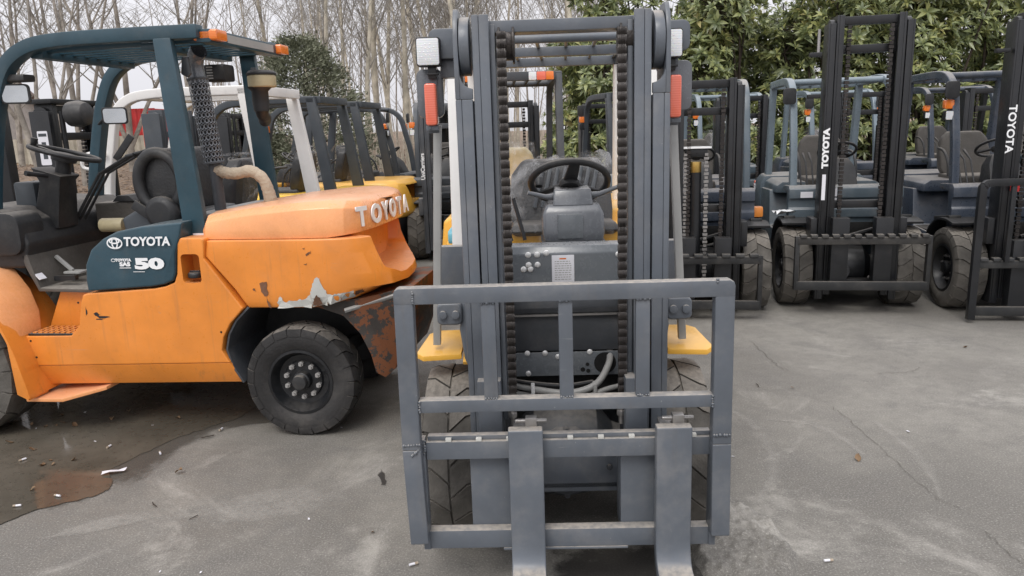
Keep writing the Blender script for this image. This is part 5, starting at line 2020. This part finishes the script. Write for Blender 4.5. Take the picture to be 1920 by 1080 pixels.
def right_trucks():
    def ex_r1(T):
        bm = B()
        cyl(bm, (.30, -.08, .35), (.30, -.08, 1.27), .055, n=20)
        lc = obj('centre_lift_cylinder', bm, 'black', T)
        bm = B()
        cyl(bm, (.30, -.08, 1.27), (.30, -.08, 1.36), .052, n=20)
        obj('cylinder_gland', bm, 'brass', T, .003)
        bm = B()
        box(bm, .27, .34, -.17, .02, 1.40, 1.47)
        obj('chain_yoke', bm, 'black', T, .008)
        bm = B()
        box(bm, .27, .36, -.21, .05, 1.475, 1.49)
        obj('yoke_plate', bm, 'decal', T)
        for yv in (-.165, .01):
            bm = B()
            z = 1.44
            k = 0
            while z > .3:
                w_ = .02 if k % 2 else .014
                box(bm, .33, .355, yv - w_, yv + w_, z - .028, z - .006)
                z -= .033
                k += 1
            tag(obj('lift_chain', bm, 'steel', T), kind='stuff')
        bm = B()
        box(bm, -.34, -.24, .47, .60, .80, .90)
        obj('fender_patch', bm, 'orange', T, .02)
        bm = B()
        box(bm, -.02, .0, -.2, -.15, 1.15, 1.34)
        obj('paper_slip', bm, 'paper', T)
    forklift('black masted forklift with a short mast and bare carriage, close by the charcoal one', *PL['R1'], body='navy', guard='bluegrey', fender='black', mast='black', mhw=.25, mh=2.05, lift=.10, bumps=8, rackw=.46, extras=ex_r1, mirrors=False, front_light=None)
    def ex_r2(T):
        lettering('lettering', 'TOYOTA', .067, 'decal', T, (.3815, -.307, 1.44), eul((0, 0, 1), (1, 0, 0)), 1.2, .001, .004)
        bm = B()
        box(bm, .3802, .382, -.325, -.295, 1.0, 1.22)
        obj('mast_sticker', bm, 'paper', T)
        for y0, y1, z0, z1 in ((-.40, -.29, .975, 1.03), (-.225, -.08, .985, 1.06), (-.225, -.08, .90, .97)):
            bm = B()
            box(bm, -.103, -.098, y0, y1, z0, z1)
            obj('cowl_sticker', bm, 'paper', T)
        bm = B()
        box(bm, -.16, -.08, .33, .47, 1.09, 1.094)
        obj('paper_slip', bm, 'paper', T)
        lettering('lettering', '30', .11, 'decal', T, (-1.9, -.556, .93), eul((1, 0, 0), (0, -1, 0)), 1.2, .001, .004)
        bm = B()
        rbox(bm, -2.06, -1.97, -.545, -.50, .80, 1.0, .02, 'y')
        obj('rear_side_lamp', bm, 'red', T, .006)
        for z in (1.86, 2.20):
            bm = B()
            box(bm, .30, .36, -.47, -.37, z, z + .035)
            obj('hose_bracket', bm, 'black', T, .004)
        bm = B()
        cyl(bm, (.34, -.40, 2.22), (.34, -.40, 2.42), .012, n=8)
        obj('hose_pipe', bm, 'steel', T)
    forklift('blue grey forklift with lettered black mast and a rusty bare carriage', *PL['R2'], body='bluegrey', guard='bluegrey_light', mast='black', mh=2.52, mhw=.275, lift=.235, extras=ex_r2, bumps=12, fender='black', rackmat='rackrust', front_light=None)
    def ex_r3(T):
        lettering('lettering', 'TOYOTA', .080, 'decal', T, (.3815, -.312, 1.56), eul((0, 0, -1), (1, 0, 0)), 1.15, .001, .002)
        bm = B()
        rbox(bm, .40, .43, -.28, -.22, 1.06, 1.12, .01)
        obj('carriage_marker', bm, 'redpaint', T, .004)
        bm = B()
        box(bm, .30, .36, -.46, -.36, 2.16, 2.19)
        obj('hose_bracket', bm, 'black', T, .004)
    forklift('navy forklift at the right edge with outlined lettering and a high rounded load frame', *PL['R3'], body='navy', guard='navy', mast='black', mh=2.46, mhw=.28, lift=.05, high=True, fender='black', extras=ex_r3)
    forklift('far forklift framed by the short black mast, its amber lamp on a pale post', *PL['S1'], body='bluegrey', guard='bluegrey_light', mast='black', lift=.06, wrap=True, mirrors=False)
    forklift('far forklift seen between the masts of the lettered truck, with a plastic wrapped seat', *PL['S2'], body='navy', guard='bluegrey_light', mast='black', lift=.06, wrap=True)
    forklift('far forklift seen behind the tall mast and left of the navy cab post', *PL['S3'], body='navy', guard='navy', mast='black', lift=.06)
    forklift('far forklift with a dark mast seen under the navy roof', *PL['S4'], body='bluegrey', guard='black', mast='ironrust', lift=.06, wrap=True, mirrors=False)

left_row()
middle_trucks()
right_trucks()

# a white rag left on the front ledge of the lettered truck
bm = B()
random.seed(4)
rows = []
for j in range(7):
    rows.append([bm.verts.new((-.14 + .045 * i + random.uniform(-.012, .012), -.05 + .017 * j + random.uniform(-.006, .006), .008 + .035 * abs(math.sin(i * 1.3 + j * .9)) + random.uniform(0, .012))) for i in range(7)])
for p, q in zip(rows, rows[1:]):
    for i in range(6):
        bm.faces.new((p[i], p[i + 1], q[i + 1], q[i]))
h_ = R(PL['R2'][2])
rg = obj('rag', bm, 'decal', None, loc=(PL['R2'][0] + math.cos(h_) * -.14 - math.sin(h_) * -.50, PL['R2'][1] + math.sin(h_) * -.14 + math.cos(h_) * -.50, .815), rot=(0, 0, .2), sharp=60)
tag(rg, 'crumpled white rag lying on the front fender of the lettered forklift', 'rag')

# ================================================================== trees and the far background
def leaf_mat(name, stops, rough=.4, trans=.25, spec=.5, clump=1.6):
    m, n, l, b = nmat(name)
    geo = n.new('ShaderNodeNewGeometry')
    tc = n.new('ShaderNodeTexCoord').outputs['Object']
    nz = noise(n, l, tc, clump, 4, .6)
    v = mth(n, l, 'ADD', mth(n, l, 'MULTIPLY', geo.outputs['Random Per Island'], .62), mth(n, l, 'MULTIPLY', ramp(n, l, nz, .3, .7), .42))
    cr = n.new('ShaderNodeValToRGB')
    e = cr.color_ramp.elements
    while len(e) < len(stops):
        e.new(.5)
    for el, (p, c) in zip(e, stops):
        el.position = p
        el.color = (*c, 1)
    l.new(v, cr.inputs[0])
    l.new(cr.outputs[0], b.inputs['Base Color'])
    b.inputs['Roughness'].default_value = rough
    b.inputs['Specular IOR Level'].default_value = spec
    t = n.new('ShaderNodeBsdfTranslucent')
    l.new(cr.outputs[0], t.inputs[0])
    mx = n.new('ShaderNodeMixShader')
    mx.inputs[0].default_value = trans
    o = [q for q in n if q.type == 'OUTPUT_MATERIAL'][0]
    l.new(b.outputs[0], mx.inputs[1])
    l.new(t.outputs[0], mx.inputs[2])
    l.new(mx.outputs[0], o.inputs[0])
    return m
M['leaf'] = leaf_mat('broad_glossy_leaf', [(0, (.11, .135, .08)), (.35, (.20, .24, .12)), (.62, (.33, .37, .165)), (.85, (.50, .51, .20)), (1, (.50, .42, .21))], .28, .38, .7)
M['needle'] = leaf_mat('grey_green_needles', [(0, (.075, .085, .055)), (.5, (.17, .18, .12)), (1, (.30, .31, .23))], .7, .1, .2, 2.5)
M['litterleaf'] = leaf_mat('dry_leaf', [(0, (.07, .04, .024)), (.4, (.17, .105, .06)), (.75, (.30, .21, .13)), (1, (.42, .34, .25))], .8, .1, .2)
M['bark'] = paint('grey_brown_bark', (.30, .27, .235), .95, .25, .35, spec=.15, grime=.35, bump=.7)
M['barkpale'] = paint('pale_tan_bark', (.50, .455, .37), .95, .2, .3, spec=.15, grime=.3, bump=.6)
M['twig'] = paint('twig_bark', (.31, .29, .26), .95, 0, .25, spec=.1, grime=.1, bump=0)
M['stemdark'] = paint('dark_stem', (.05, .04, .032), .95, .1, .3, spec=.1)

def pyd(name, vs, fs, mat, smooth=True):
    me = bpy.data.meshes.new(name)
    me.from_pydata(vs, [], fs)
    me.materials.append(M[mat])
    if smooth:
        me.shade_smooth()
    return me

def limb(vs, fs, pts, r0, r1, n):
    """a tapered tube appended to plain lists"""
    m = len(pts)
    base = len(vs)
    for i in range(m):
        t = (pts[min(m - 1, i + 1)] - pts[max(0, i - 1)]).normalized()
        up = Vector((1, 0, 0)) if abs(t.x) < .8 else Vector((0, 1, 0))
        a = (up - t * up.dot(t)).normalized()
        c = t.cross(a)
        r_ = r0 + (r1 - r0) * i / (m - 1)
        for k in range(n):
            an = 2 * PI * k / n
            vs.append(tuple(pts[i] + (a * math.cos(an) + c * math.sin(an)) * r_))
    for i in range(m - 1):
        for k in range(n):
            j = (k + 1) % n
            fs.append((base + i * n + k, base + i * n + j, base + (i + 1) * n + j, base + (i + 1) * n + k))

def grow(p, d, L, seg, wob, rise):
    pts = [Vector(p)]
    d = Vector(d).normalized()
    for i in range(seg):
        d = (d + Vector((random.uniform(-wob, wob), random.uniform(-wob, wob), random.uniform(-wob, wob) + rise))).normalized()
        pts.append(pts[-1] + d * (L / seg))
    return pts

def bare_tree_meshes(seed, h, r, lean, nb, fork, spread, b0):
    random.seed(seed)
    tv, tf, bv, bf = [], [], [], []
    tr = grow((0, 0, -.1), (lean, random.uniform(-.05, .05), 1), h, 10, .045, .02)
    limb(tv, tf, tr, r, r * .22, 8)
    stems = [tr]
    for q in range(fork):
        st = tr[random.randint(1, 3)]
        t2 = grow(st, (random.uniform(-.5, .5), random.uniform(-.3, .3), 1), h * .8, 9, .06, .05)
        limb(tv, tf, t2, r * .65, r * .15, 7)
        stems.append(t2)
    for i in range(nb):
        s_ = random.choice(stems)
        k = random.uniform(b0, .97) * (len(s_) - 1)
        i0 = int(k)
        p = s_[i0].lerp(s_[min(len(s_) - 1, i0 + 1)], k - i0)
        az = random.uniform(0, 2 * PI)
        L = h * random.uniform(.16, .34) * (1.2 - .6 * k / len(s_))
        b1 = grow(p, (math.cos(az) * spread, math.sin(az) * spread, random.uniform(.6, 1.2)), L, 5, .12, .05)
        rb = r * random.uniform(.14, .26)
        limb(bv, bf, b1, rb, rb * .3, 5)
        for j in range(random.randint(4, 6)):
            p2 = b1[random.randint(1, 4)].lerp(b1[5], random.uniform(0, .6))
            az = random.uniform(0, 2 * PI)
            b2 = grow(p2, (math.cos(az) * .8, math.sin(az) * .8, random.uniform(.3, 1.2)), L * random.uniform(.3, .6), 4, .15, .05)
            limb(bv, bf, b2, .0075, .004, 4)
            for j2 in range(random.randint(3, 5)):
                p3 = b2[random.randint(1, 4)]
                az = random.uniform(0, 2 * PI)
                b3 = grow(p3, (math.cos(az), math.sin(az), random.uniform(.1, 1.0)), L * random.uniform(.15, .35), 3, .2, .03)
                limb(bv, bf, b3, .0048, .003, 3)
    return tv, tf, bv, bf

def wood():
    kinds = []
    for i in range(5):      # slender and straight, branching close to the stem
        tv, tf, bv, bf = bare_tree_meshes(100 + i, random.uniform(9, 12), .062 + .011 * i, random.uniform(-.10, .10), 24, 0, .55, .22)
        kinds.append((pyd('trunk', tv, tf, 'barkpale'), pyd('branches', bv, bf, 'twig')))
    for i in range(4):      # forked and spreading
        tv, tf, bv, bf = bare_tree_meshes(200 + i, random.uniform(7, 9), .075 + .012 * i, random.uniform(-.1, .1), 26, 3, .9, .2)
        kinds.append((pyd('trunk', tv, tf, 'bark'), pyd('branches', bv, bf, 'twig')))
    spots = []
    random.seed(31)
    # (pixel column, distance, kind) for stems one can tell apart, then the mass of the wood
    def at(px, Y):
        return ((px - 955) / 1400 * Y * 1.0, Y)
    named = [(172, 21, 6, 'forked bare tree rising behind the teal roof, thickest trunk at the left', 1.1), (132, 24, 5, None, 1), (60, 26, 7, None, 1), (262, 23, 8, None, 1), (360, 20, 5, None, .9),
             (690, 19, 1, 'pale slender trunk standing just right of the grey evergreen', 1.0), (655, 22, 0, None, 1), (735, 24, 2, None, 1), (778, 20, 3, None, .9), (802, 26, 4, None, 1), (838, 22, 1, None, 1)]
    for px, Y, k, lb, sc in named:
        spots.append((*at(px, Y), k, lb, sc))
    for i in range(40):
        Y = random.uniform(17, 44)
        px = random.uniform(520, 1130) if i % 9 else random.uniform(-150, 520)
        k = random.randint(0, 4) if px > 450 else random.randint(4, 8)
        spots.append((*at(px, Y), k, None, random.uniform(.8, 1.15)))
    for x, y, k, lb, sc in spots:
        px = 955 + x / y * 1400
        if px < 250:
            lab, grp = 'bare tree standing behind the front half of the teal roof', 'bare trees behind the front of the teal roof'
        elif px < 530:
            lab, grp = 'bare tree rising behind the rear half of the teal roof', 'bare trees behind the rear of the teal roof'
        elif px < 700:
            lab, grp = 'slender bare tree in the stand behind the evergreen', 'slender bare trees behind the evergreen'
        elif px < 860:
            lab, grp = 'slender pale bare tree between the evergreen and the charcoal mast', 'slender bare trees left of the charcoal mast'
        else:
            lab, grp = 'slender bare tree seen over and through the charcoal mast', 'slender bare trees behind the charcoal mast'
        t = thing('bare_tree', lb or lab, 'tree', (x, y, bank_h(x, y)), random.uniform(0, 6.28), grp)
        if lb:
            del t['group']
        t.scale = (sc, sc, sc)
        link('trunk', kinds[k][0], t)
        link('branches', kinds[k][1], t)
    # the depth of the wood, too far to tell stem from stem
    vs, fs = [], []
    for i in range(330):
        Y = random.uniform(42, 75)
        x = random.uniform(-24, 14) if i < 150 else random.uniform(14, 70)
        p = Vector((x, Y, bank_h(x, Y)))
        r_ = random.uniform(.025, .07)
        tr = grow(p, (random.uniform(-.12, .12), 0, 1), random.uniform(6, 11), 4, .05, .02)
        limb(vs, fs, tr, r_, r_ * .3, 4)
        for j in range(9):
            q = tr[random.randint(1, 4)]
            limb(vs, fs, grow(q, (random.uniform(-.9, .9), random.uniform(-.3, .3), random.uniform(.3, 1.2)), random.uniform(.8, 2.4), 2, .2, .05), .02, .008, 3)
    tag(link('far_wood', pyd('far_wood', vs, fs, 'bark')), kind='stuff')
wood()

def evergreen(label, x, y, h, w, seed, n=9000):
    random.seed(seed)
    t = thing('evergreen_tree', label, 'tree', (x, y, bank_h(x, y) if y > 14.5 else 0), 0)
    vs, fs = [], []
    limb(vs, fs, grow((0, 0, -.05), (0, 0, 1), h * .85, 6, .04, .02), .07, .02, 7)
    for i in range(40):
        z = random.uniform(.15, .85) * h
        az = random.uniform(0, 2 * PI)
        limb(vs, fs, grow((0, 0, z), (math.cos(az), math.sin(az), .35), w * .8 * (1 - z / h * .7), 3, .1, .05), .015, .005, 4)
    link('trunk', pyd('trunk', vs, fs, 'stemdark'), t)
    vs, fs = [], []
    for c in range(n // 26):
        u = random.random() ** .75
        z = h * (.06 + .94 * u)
        rad = w * (math.sin(min(1, (1 - u) * 1.25 + .08) * PI / 2) ** .8) * random.uniform(.55, 1.05)
        az = random.uniform(0, 2 * PI)
        c0 = Vector((rad * math.cos(az), rad * math.sin(az), z))
        out = Vector((math.cos(az), math.sin(az), .45)).normalized()
        for k in range(26):
            p = c0 + Vector((random.gauss(0, .085), random.gauss(0, .085), random.gauss(0, .07)))
            d = (out + Vector((random.uniform(-.9, .9), random.uniform(-.9, .9), random.uniform(-.6, .9)))).normalized()
            s_ = d.cross(Vector((random.uniform(-1, 1), random.uniform(-1, 1), random.uniform(-1, 1)))).normalized()
            L = random.uniform(.05, .10)
            b = len(vs)
            vs += [tuple(p - s_ * L * .22), tuple(p + s_ * L * .22), tuple(p + d * L)]
            fs.append((b, b + 1, b + 2))
    tag(link('crown', pyd('crown', vs, fs, 'needle', False), t), kind='stuff')
evergreen('grey green evergreen with a rounded top behind the grey roof posts', -4.1, 15.6, 3.55, 1.45, 41, 24000)
evergreen('lower evergreen half hidden behind the white rear post', -5.3, 15.0, 2.1, 1.3, 42, 14000)

# ---- broad-leaved hedge trees at the right
def rosette(vs, fs, P, axis, L, nl, rnd):
    axis = axis.normalized()
    u = axis.cross(Vector((.3, .2, .9)) if abs(axis.z) < .9 else Vector((1, 0, 0))).normalized()
    w = axis.cross(u)
    for k in range(nl):
        a = k * 2.399 + rnd.uniform(-.3, .3)
        tl = k / nl
        el = .15 + 1.0 * tl + rnd.uniform(-.15, .15)          # outer leaves lie flat, inner ones stand
        d = (u * math.cos(a) + w * math.sin(a)) * math.cos(el) + axis * math.sin(el)
        s = d.cross(axis)
        if s.length < .05:
            s = u
        s.normalize()
        nrm = s.cross(d)
        l_ = L * rnd.uniform(.75, 1.1) * (1 - .45 * tl)
        wd = l_ * .145
        p0 = P + axis * (.012 * tl)
        p1 = p0 + d * l_ * .5 - nrm * l_ * .0
        p2 = p0 + d * l_ * .97 - Vector((0, 0, 1)) * l_ * .16
        cu = nrm * wd * .35
        b = len(vs)
        vs += [tuple(p0), tuple(p0 + d * l_ * .28 + s * wd * .85 + cu), tuple(p1 + s * wd + cu), tuple(p2), tuple(p1 - s * wd + cu), tuple(p0 + d * l_ * .28 - s * wd * .85 + cu), tuple(p1)]
        fs += [(b, b + 1, b + 2, b + 6), (b + 6, b + 2, b + 3), (b + 6, b + 3, b + 4), (b, b + 6, b + 4, b + 5)]

rs_meshes = []
for i in range(6):
    rnd = random.Random(500 + i)
    vs, fs = [], []
    rosette(vs, fs, Vector((0, 0, 0)), Vector((0, 0, 1)), .20, 11, rnd)
    rs_meshes.append(pyd('leaf_rosette', vs, fs, 'leaf'))

def hedge_tree(label, x, y, h, w, seed, nr=600, z0=.15):
    rnd = random.Random(seed)
    t = thing('broadleaf_tree', label, 'tree', (x, y, 0), 0)
    random.seed(seed)
    vs, fs = [], []
    for q in range(4):
        limb(vs, fs, grow((random.uniform(-.15, .15), random.uniform(-.15, .15), -.05), (random.uniform(-.25, .25), random.uniform(-.2, .2), 1), h * .85, 6, .08, .03), .045, .012, 6)
    link('trunk', pyd('trunk', vs, fs, 'stemdark'), t)
    ros = []
    bv, bf = [], []
    # several overlapping leaf clumps make an uneven outline
    cl = []
    for k in range(15):
        cz = rnd.uniform(z0 + .3, h - .45)
        cl.append((Vector((rnd.uniform(-w, w) * .75, rnd.uniform(-w, w) * .55, cz)), rnd.uniform(.45, .8)))
    for k in range(nr):
        c, r_ = rnd.choice(cl)
        th, ph = rnd.uniform(0, 2 * PI), math.acos(rnd.uniform(-1, 1))
        d = Vector((math.sin(ph) * math.cos(th), math.sin(ph) * math.sin(th), math.cos(ph)))
        p = c + d * r_ * rnd.uniform(.45, 1.05)
        if p.z < z0:
            continue
        ax = (d + Vector((rnd.uniform(-.4, .4), rnd.uniform(-.4, .4) - .15, .75))).normalized()
        ros.append((p, ax, rnd.uniform(.15, .28), rnd.randint(8, 12)))
        if k % 3 == 0:
            limb(bv, bf, [c, c.lerp(p, .6) + Vector((0, 0, -.05)), p], .010, .005, 3)
    tag(link('branches', pyd('branches', bv, bf, 'stemdark'), t), kind='stuff')
    ros.sort(key=lambda q: q[0].y - .15 * q[0].z)
    near, far = ros[:34], ros[34:]
    for p, ax, L, nl in near:
        o = link('leaf_rosette', rnd.choice(rs_meshes), t, p)
        o.rotation_euler = (ax.to_track_quat('Z', 'Y') @ Matrix.Rotation(rnd.uniform(0, 6), 4, 'Z').to_quaternion()).to_euler()
        sc = L / .20
        o.scale = (sc, sc, sc)
    vs, fs = [], []
    for p, ax, L, nl in far:
        rosette(vs, fs, p, ax, L, nl, rnd)
    tag(link('crown', pyd('crown', vs, fs, 'leaf'), t), kind='stuff')
hl = ['leftmost leafy tree of the hedge, seen through the mast of the charcoal forklift', 'leafy hedge tree just right of the charcoal forklift mast', 'leafy hedge tree above the short black mast',
      'leafy hedge tree above the pale curved cab post', 'leafy hedge tree left of the tall lettered mast', 'leafy hedge tree framed inside the tall lettered mast', 'leafy hedge tree right of the tall lettered mast',
      'leafy hedge tree over the navy cab roof', 'yellowish leafy hedge tree over the mast with outlined lettering', 'leafy hedge tree at the right edge of the photo', 'leafy hedge tree just past the right edge of the photo']
for i, lb in enumerate(hl):
    hedge_tree(lb, 1.75 + i * 1.02, 14.3 - .06 * i + (.3 if i % 2 else 0), 4.4 + .12 * ((i * 5) % 4) if i else 3.5, .95, 900 + i, 1000)
for i, (lb, x) in enumerate((('leafy tree of the second hedge row, showing through at the left', 2.6), ('leafy tree in the middle of the second hedge row', 5.2), ('leafy tree of the second hedge row, at the right', 7.9), ('leafy tree at the right end of the second hedge row', 10.2))):
    hedge_tree(lb, x, 15.7, 4.9, 1.5, 950 + i, 900)

# ---- dry leaves on the bank
random.seed(77)
vs, fs = [], []
for i in range(9000):
    y = 14.7 + 16 * random.random() ** 1.5
    x = random.uniform(-26, 3)
    z = bank_h(x, y) + random.uniform(.0, .04)
    a, s_ = random.uniform(0, 6.28), random.uniform(.05, .10)
    b = len(vs)
    for k, (q, lift) in enumerate(((0, 0), (1.5, .02), (3.1, random.uniform(0, .05)), (4.6, .02))):
        vs.append((x + s_ * math.cos(a + q) * (1 if k % 2 == 0 else .6), y + s_ * math.sin(a + q) * (1 if k % 2 == 0 else .6), z + lift))
    fs.append((b, b + 1, b + 2, b + 3))
tag(link('leaf_litter', pyd('leaf_litter', vs, fs, 'litterleaf', False)), kind='stuff')

# ---- dry stems standing in front of the wood
random.seed(83)
vs, fs = [], []
for i in range(900):
    x, y = random.uniform(-6.5, 1.2), random.uniform(14.9, 21)
    p = Vector((x, y, bank_h(x, y)))
    limb(vs, fs, grow(p, (random.uniform(-.2, .2), random.uniform(-.2, .2), 1), random.uniform(.7, 2.2), 4, .09, .03), .009, .003, 3)
tag(link('dry_undergrowth', pyd('dry_undergrowth', vs, fs, 'barkpale')), kind='stuff')

# ---- cream fence, house and red container at the far left
M['cream'] = paint('cream_metal', (.46, .42, .34), .6, .2, .15, grime=.2)
M['rooftile'] = paint('faded_roof_tile', (.26, .20, .19), .9, .2, .2, grime=.3, bump=.6)
M['render'] = paint('pale_wall_render', (.42, .39, .36), .9, .1, .15, grime=.3)
F = thing('metal_fence', 'cream corrugated metal fence along the leaf bank at the far left', 'fence', (-31, 27.5, .72), 0)
for k in range(14):
    bm = B()
    pts = []
    for i in range(21):
        xx = k * 1.3 + .02 + 1.26 * i / 20
        pts.append((xx, .03 * (1 if (i // 2) % 2 else -1)))
    strip(bm, pts, .012, 0, 1.15, 'xy')
    obj('fence_panel', bm, 'cream', F)
for k in range(15):
    bm = B()
    box(bm, k * 1.3 - .03, k * 1.3 + .03, .05, .11, -.3, 1.2)
    obj('fence_post', bm, 'cream', F)
H = thing('house', 'low house with a faded tiled roof beyond the fence at the far left', 'house', (-31.5, 42, .9), 0)
bm = B()
box(bm, -4.5, 4.5, -3, 3, 0, 2.6)
obj('wall', bm, 'render', H)
for s in (-1, 1):
    bm = B()
    strip(bm, [(s * 3.5, 2.45), (0, 4.4)], .16, -4.9, 4.9, 'yz')
    obj('roof', bm, 'rooftile', H)
    bm = B()
    box(bm, -4.9, 4.9, s * 3.52 - .05, s * 3.52 + .05, 2.30, 2.52)
    obj('eave_board', bm, 'white', H)
bm = B()
prism(bm, [(-3, 2.6), (3, 2.6), (0, 4.3)], -4.45, 4.45, 'yz')
obj('gable', bm, 'render', H)
for k in range(3):
    bm = B()
    box(bm, -3.2 + k * 2.4, -2.2 + k * 2.4, -3.04, -2.98, 1.1, 2.1)
    w_ = obj('window', bm, 'white', H)
    bm = B()
    box(bm, -3.12 + k * 2.4, -2.28 + k * 2.4, -3.055, -3.045, 1.18, 2.02)
    obj('pane', bm, 'mirror', w_)
RC = thing('shipping_container', 'red corrugated container beyond the fence at the left', 'container', (-14.6, 31, 1.0), 0)
bm = B()
pts = []
for i in range(41):
    pts.append((-1 + 2 * i / 40, -1.2 + .04 * (1 if (i // 2) % 2 else 0)))
strip(bm, pts, .02, .1, 1.9, 'xy')
obj('side_panel', bm, 'redpaint', RC)
bm = B()
box(bm, -1, 1, -1.15, 1.2, .05, 1.88)
obj('container_body', bm, 'redpaint', RC, .02)

# ---- scraps lying on the yard
DEBRIS = [(-2.15, 3.63, 'p'), (-2.92, 4.28, 'p'), (-2.89, 4.5, 'l'), (-2.21, 4.27, 'p'), (-1.97, 3.85, 'b'), (-2.31, 3.96, 'b'), (-1.76, 3.6, 'l'), (-1.75, 4.16, 'b'), (-1.79, 4.06, 's'), (-2.44, 4.05, 'p'), (-2.74, 3.96, 'l'), (-2.71, 3.82, 'b'), (-2.42, 3.8, 'l'), (-2.56, 3.75, 'l'), (-2.5, 3.75, 'l'), (-2.43, 3.46, 'l'), (-2.26, 3.38, 'b'), (-2.4, 3.29, 'b'), (-2.55, 3.81, 'l'), (-2.76, 4.53, 'p'), (-2.09, 4.36, 'l'), (-1.49, 3.13, 's'), (-1.73, 3.26, 's'), (-1.28, 2.69, 'p'), (-1.45, 2.7, 'p'), (-1.03, 4.14, 'p'), (-.43, 2.69, 'b'), (1.2, 2.62, 'b'), (1.58, 4.62, 's'), (1.78, 4.55, 'l'), (1.72, 3.5, 'l'), (1.11, 3.58, 'p'), (3.34, 5.29, 'l'), (2.14, 3.82, 'p'), (-.64, 2.95, 'l'), (-.95, 3.08, 'p'), (-2.94, 4.07, 'l'), (-2.8, 4.36, 'l'), (-2.88, 4.31, 'l'), (-2.99, 4.35, 'l'), (-2.82, 4.32, 'l'), (-2.7, 4.31, 'l'), (-2.51, 4.38, 'l'), (-2.47, 4.51, 'l'), (-1.82, 4.32, 's')]
random.seed(55)
lm = []
for i in range(5):
    bm = B()
    L = .035
    rows = []
    for k in range(5):
        t = k / 4
        wv = .012 * math.sin(PI * (t * .9 + .05)) + .001
        zc = .006 + .010 * math.sin(t * 3 + i)
        rows.append([bm.verts.new((L * (t - .5), s * wv, zc + .006 * abs(s) * random.uniform(.3, 1.6))) for s in (-1, 0, 1)])
    for p, q in zip(rows, rows[1:]):
        for k in range(2):
            bm.faces.new((p[k], p[k + 1], q[k + 1], q[k]))
    lm.append(mesh_of('dry_leaf', bm, 'litterleaf', sharp=80))
bm = B()
cyl(bm, (-.014, 0, .0045), (.004, 0, .0045), .004, n=10)
bfm = mesh_of('cigarette_butt', bm, 'paper')
bm = B()
cyl(bm, (.0042, 0, .0045), (.014, 0, .0045), .0041, n=10)
bff = mesh_of('filter', bm, 'hose')
pm = []
for i in range(3):
    bm = B()
    rows = [[bm.verts.new((.012 * (a - 1) + random.uniform(-.003, .003), .008 * (b - 1) + random.uniform(-.002, .002), .003 + random.uniform(0, .007))) for b in range(3)] for a in range(4)]
    for p, q in zip(rows, rows[1:]):
        for k in range(2):
            bm.faces.new((p[k], p[k + 1], q[k + 1], q[k]))
    pm.append(mesh_of('paper_scrap', bm, 'paper', sharp=20))
bm = B()
tube(bm, [(-.03, 0, .004), (0, .004, .006), (.03, -.002, .004)], .0028, 6)
sm = mesh_of('twig_piece', bm, 'stemdark')
n_l = 0
for i, (x, y, k) in enumerate(DEBRIS):
    wet = x < -1.6
    z = .006 if wet else .004
    rz = random.uniform(0, 6.28)
    if k == 'l':
        o = link('dry_leaf', random.choice(lm), None, (x, y, z), (0, 0, rz))
        tag(o, 'small curled dry leaf lying on the wet ground by the orange forklift' if wet else 'small dark dry leaf lying on the bare concrete', 'leaf', 'dry leaves on the wet ground' if wet else 'dry leaves on the bare concrete')
        o.scale = (random.uniform(.5, 1.2),) * 3
    elif k == 'b':
        o = link('cigarette_butt', bfm, None, (x, y, z), (0, 0, rz))
        link('filter', bff, o)
        o.scale = (1.3,) * 3
        tag(o, 'cigarette butt dropped on the wet ground near the puddle' if wet else 'cigarette butt dropped on dry concrete near the forks', 'litter', 'cigarette butts by the puddle' if wet else 'cigarette butts on dry concrete')
    elif k == 'p':
        o = link('paper_scrap', random.choice(pm), None, (x, y, z), (0, 0, rz))
        o.scale = (random.uniform(.3, .7),) * 3
        tag(o, 'tiny pale paper scrap on the wet ground by the orange forklift' if wet else 'tiny pale paper scrap on the bare concrete', 'litter', 'paper scraps on the wet ground' if wet else 'paper scraps on the bare concrete')
    else:
        o = link('twig_piece', sm, None, (x, y, z), (0, 0, rz))
        o.scale = (random.uniform(.7, 1.3),) * 3
        tag(o, 'short dark twig lying on the concrete', 'twig', 'twigs on the concrete')
o = link('paper_scrap', pm[0], None, (-2.13, 3.62, .008), (0, 0, .3))
o.scale = (3.2, 1.9, 1.5)
tag(o, 'largest crumpled white paper at the tip of the puddle', 'litter')
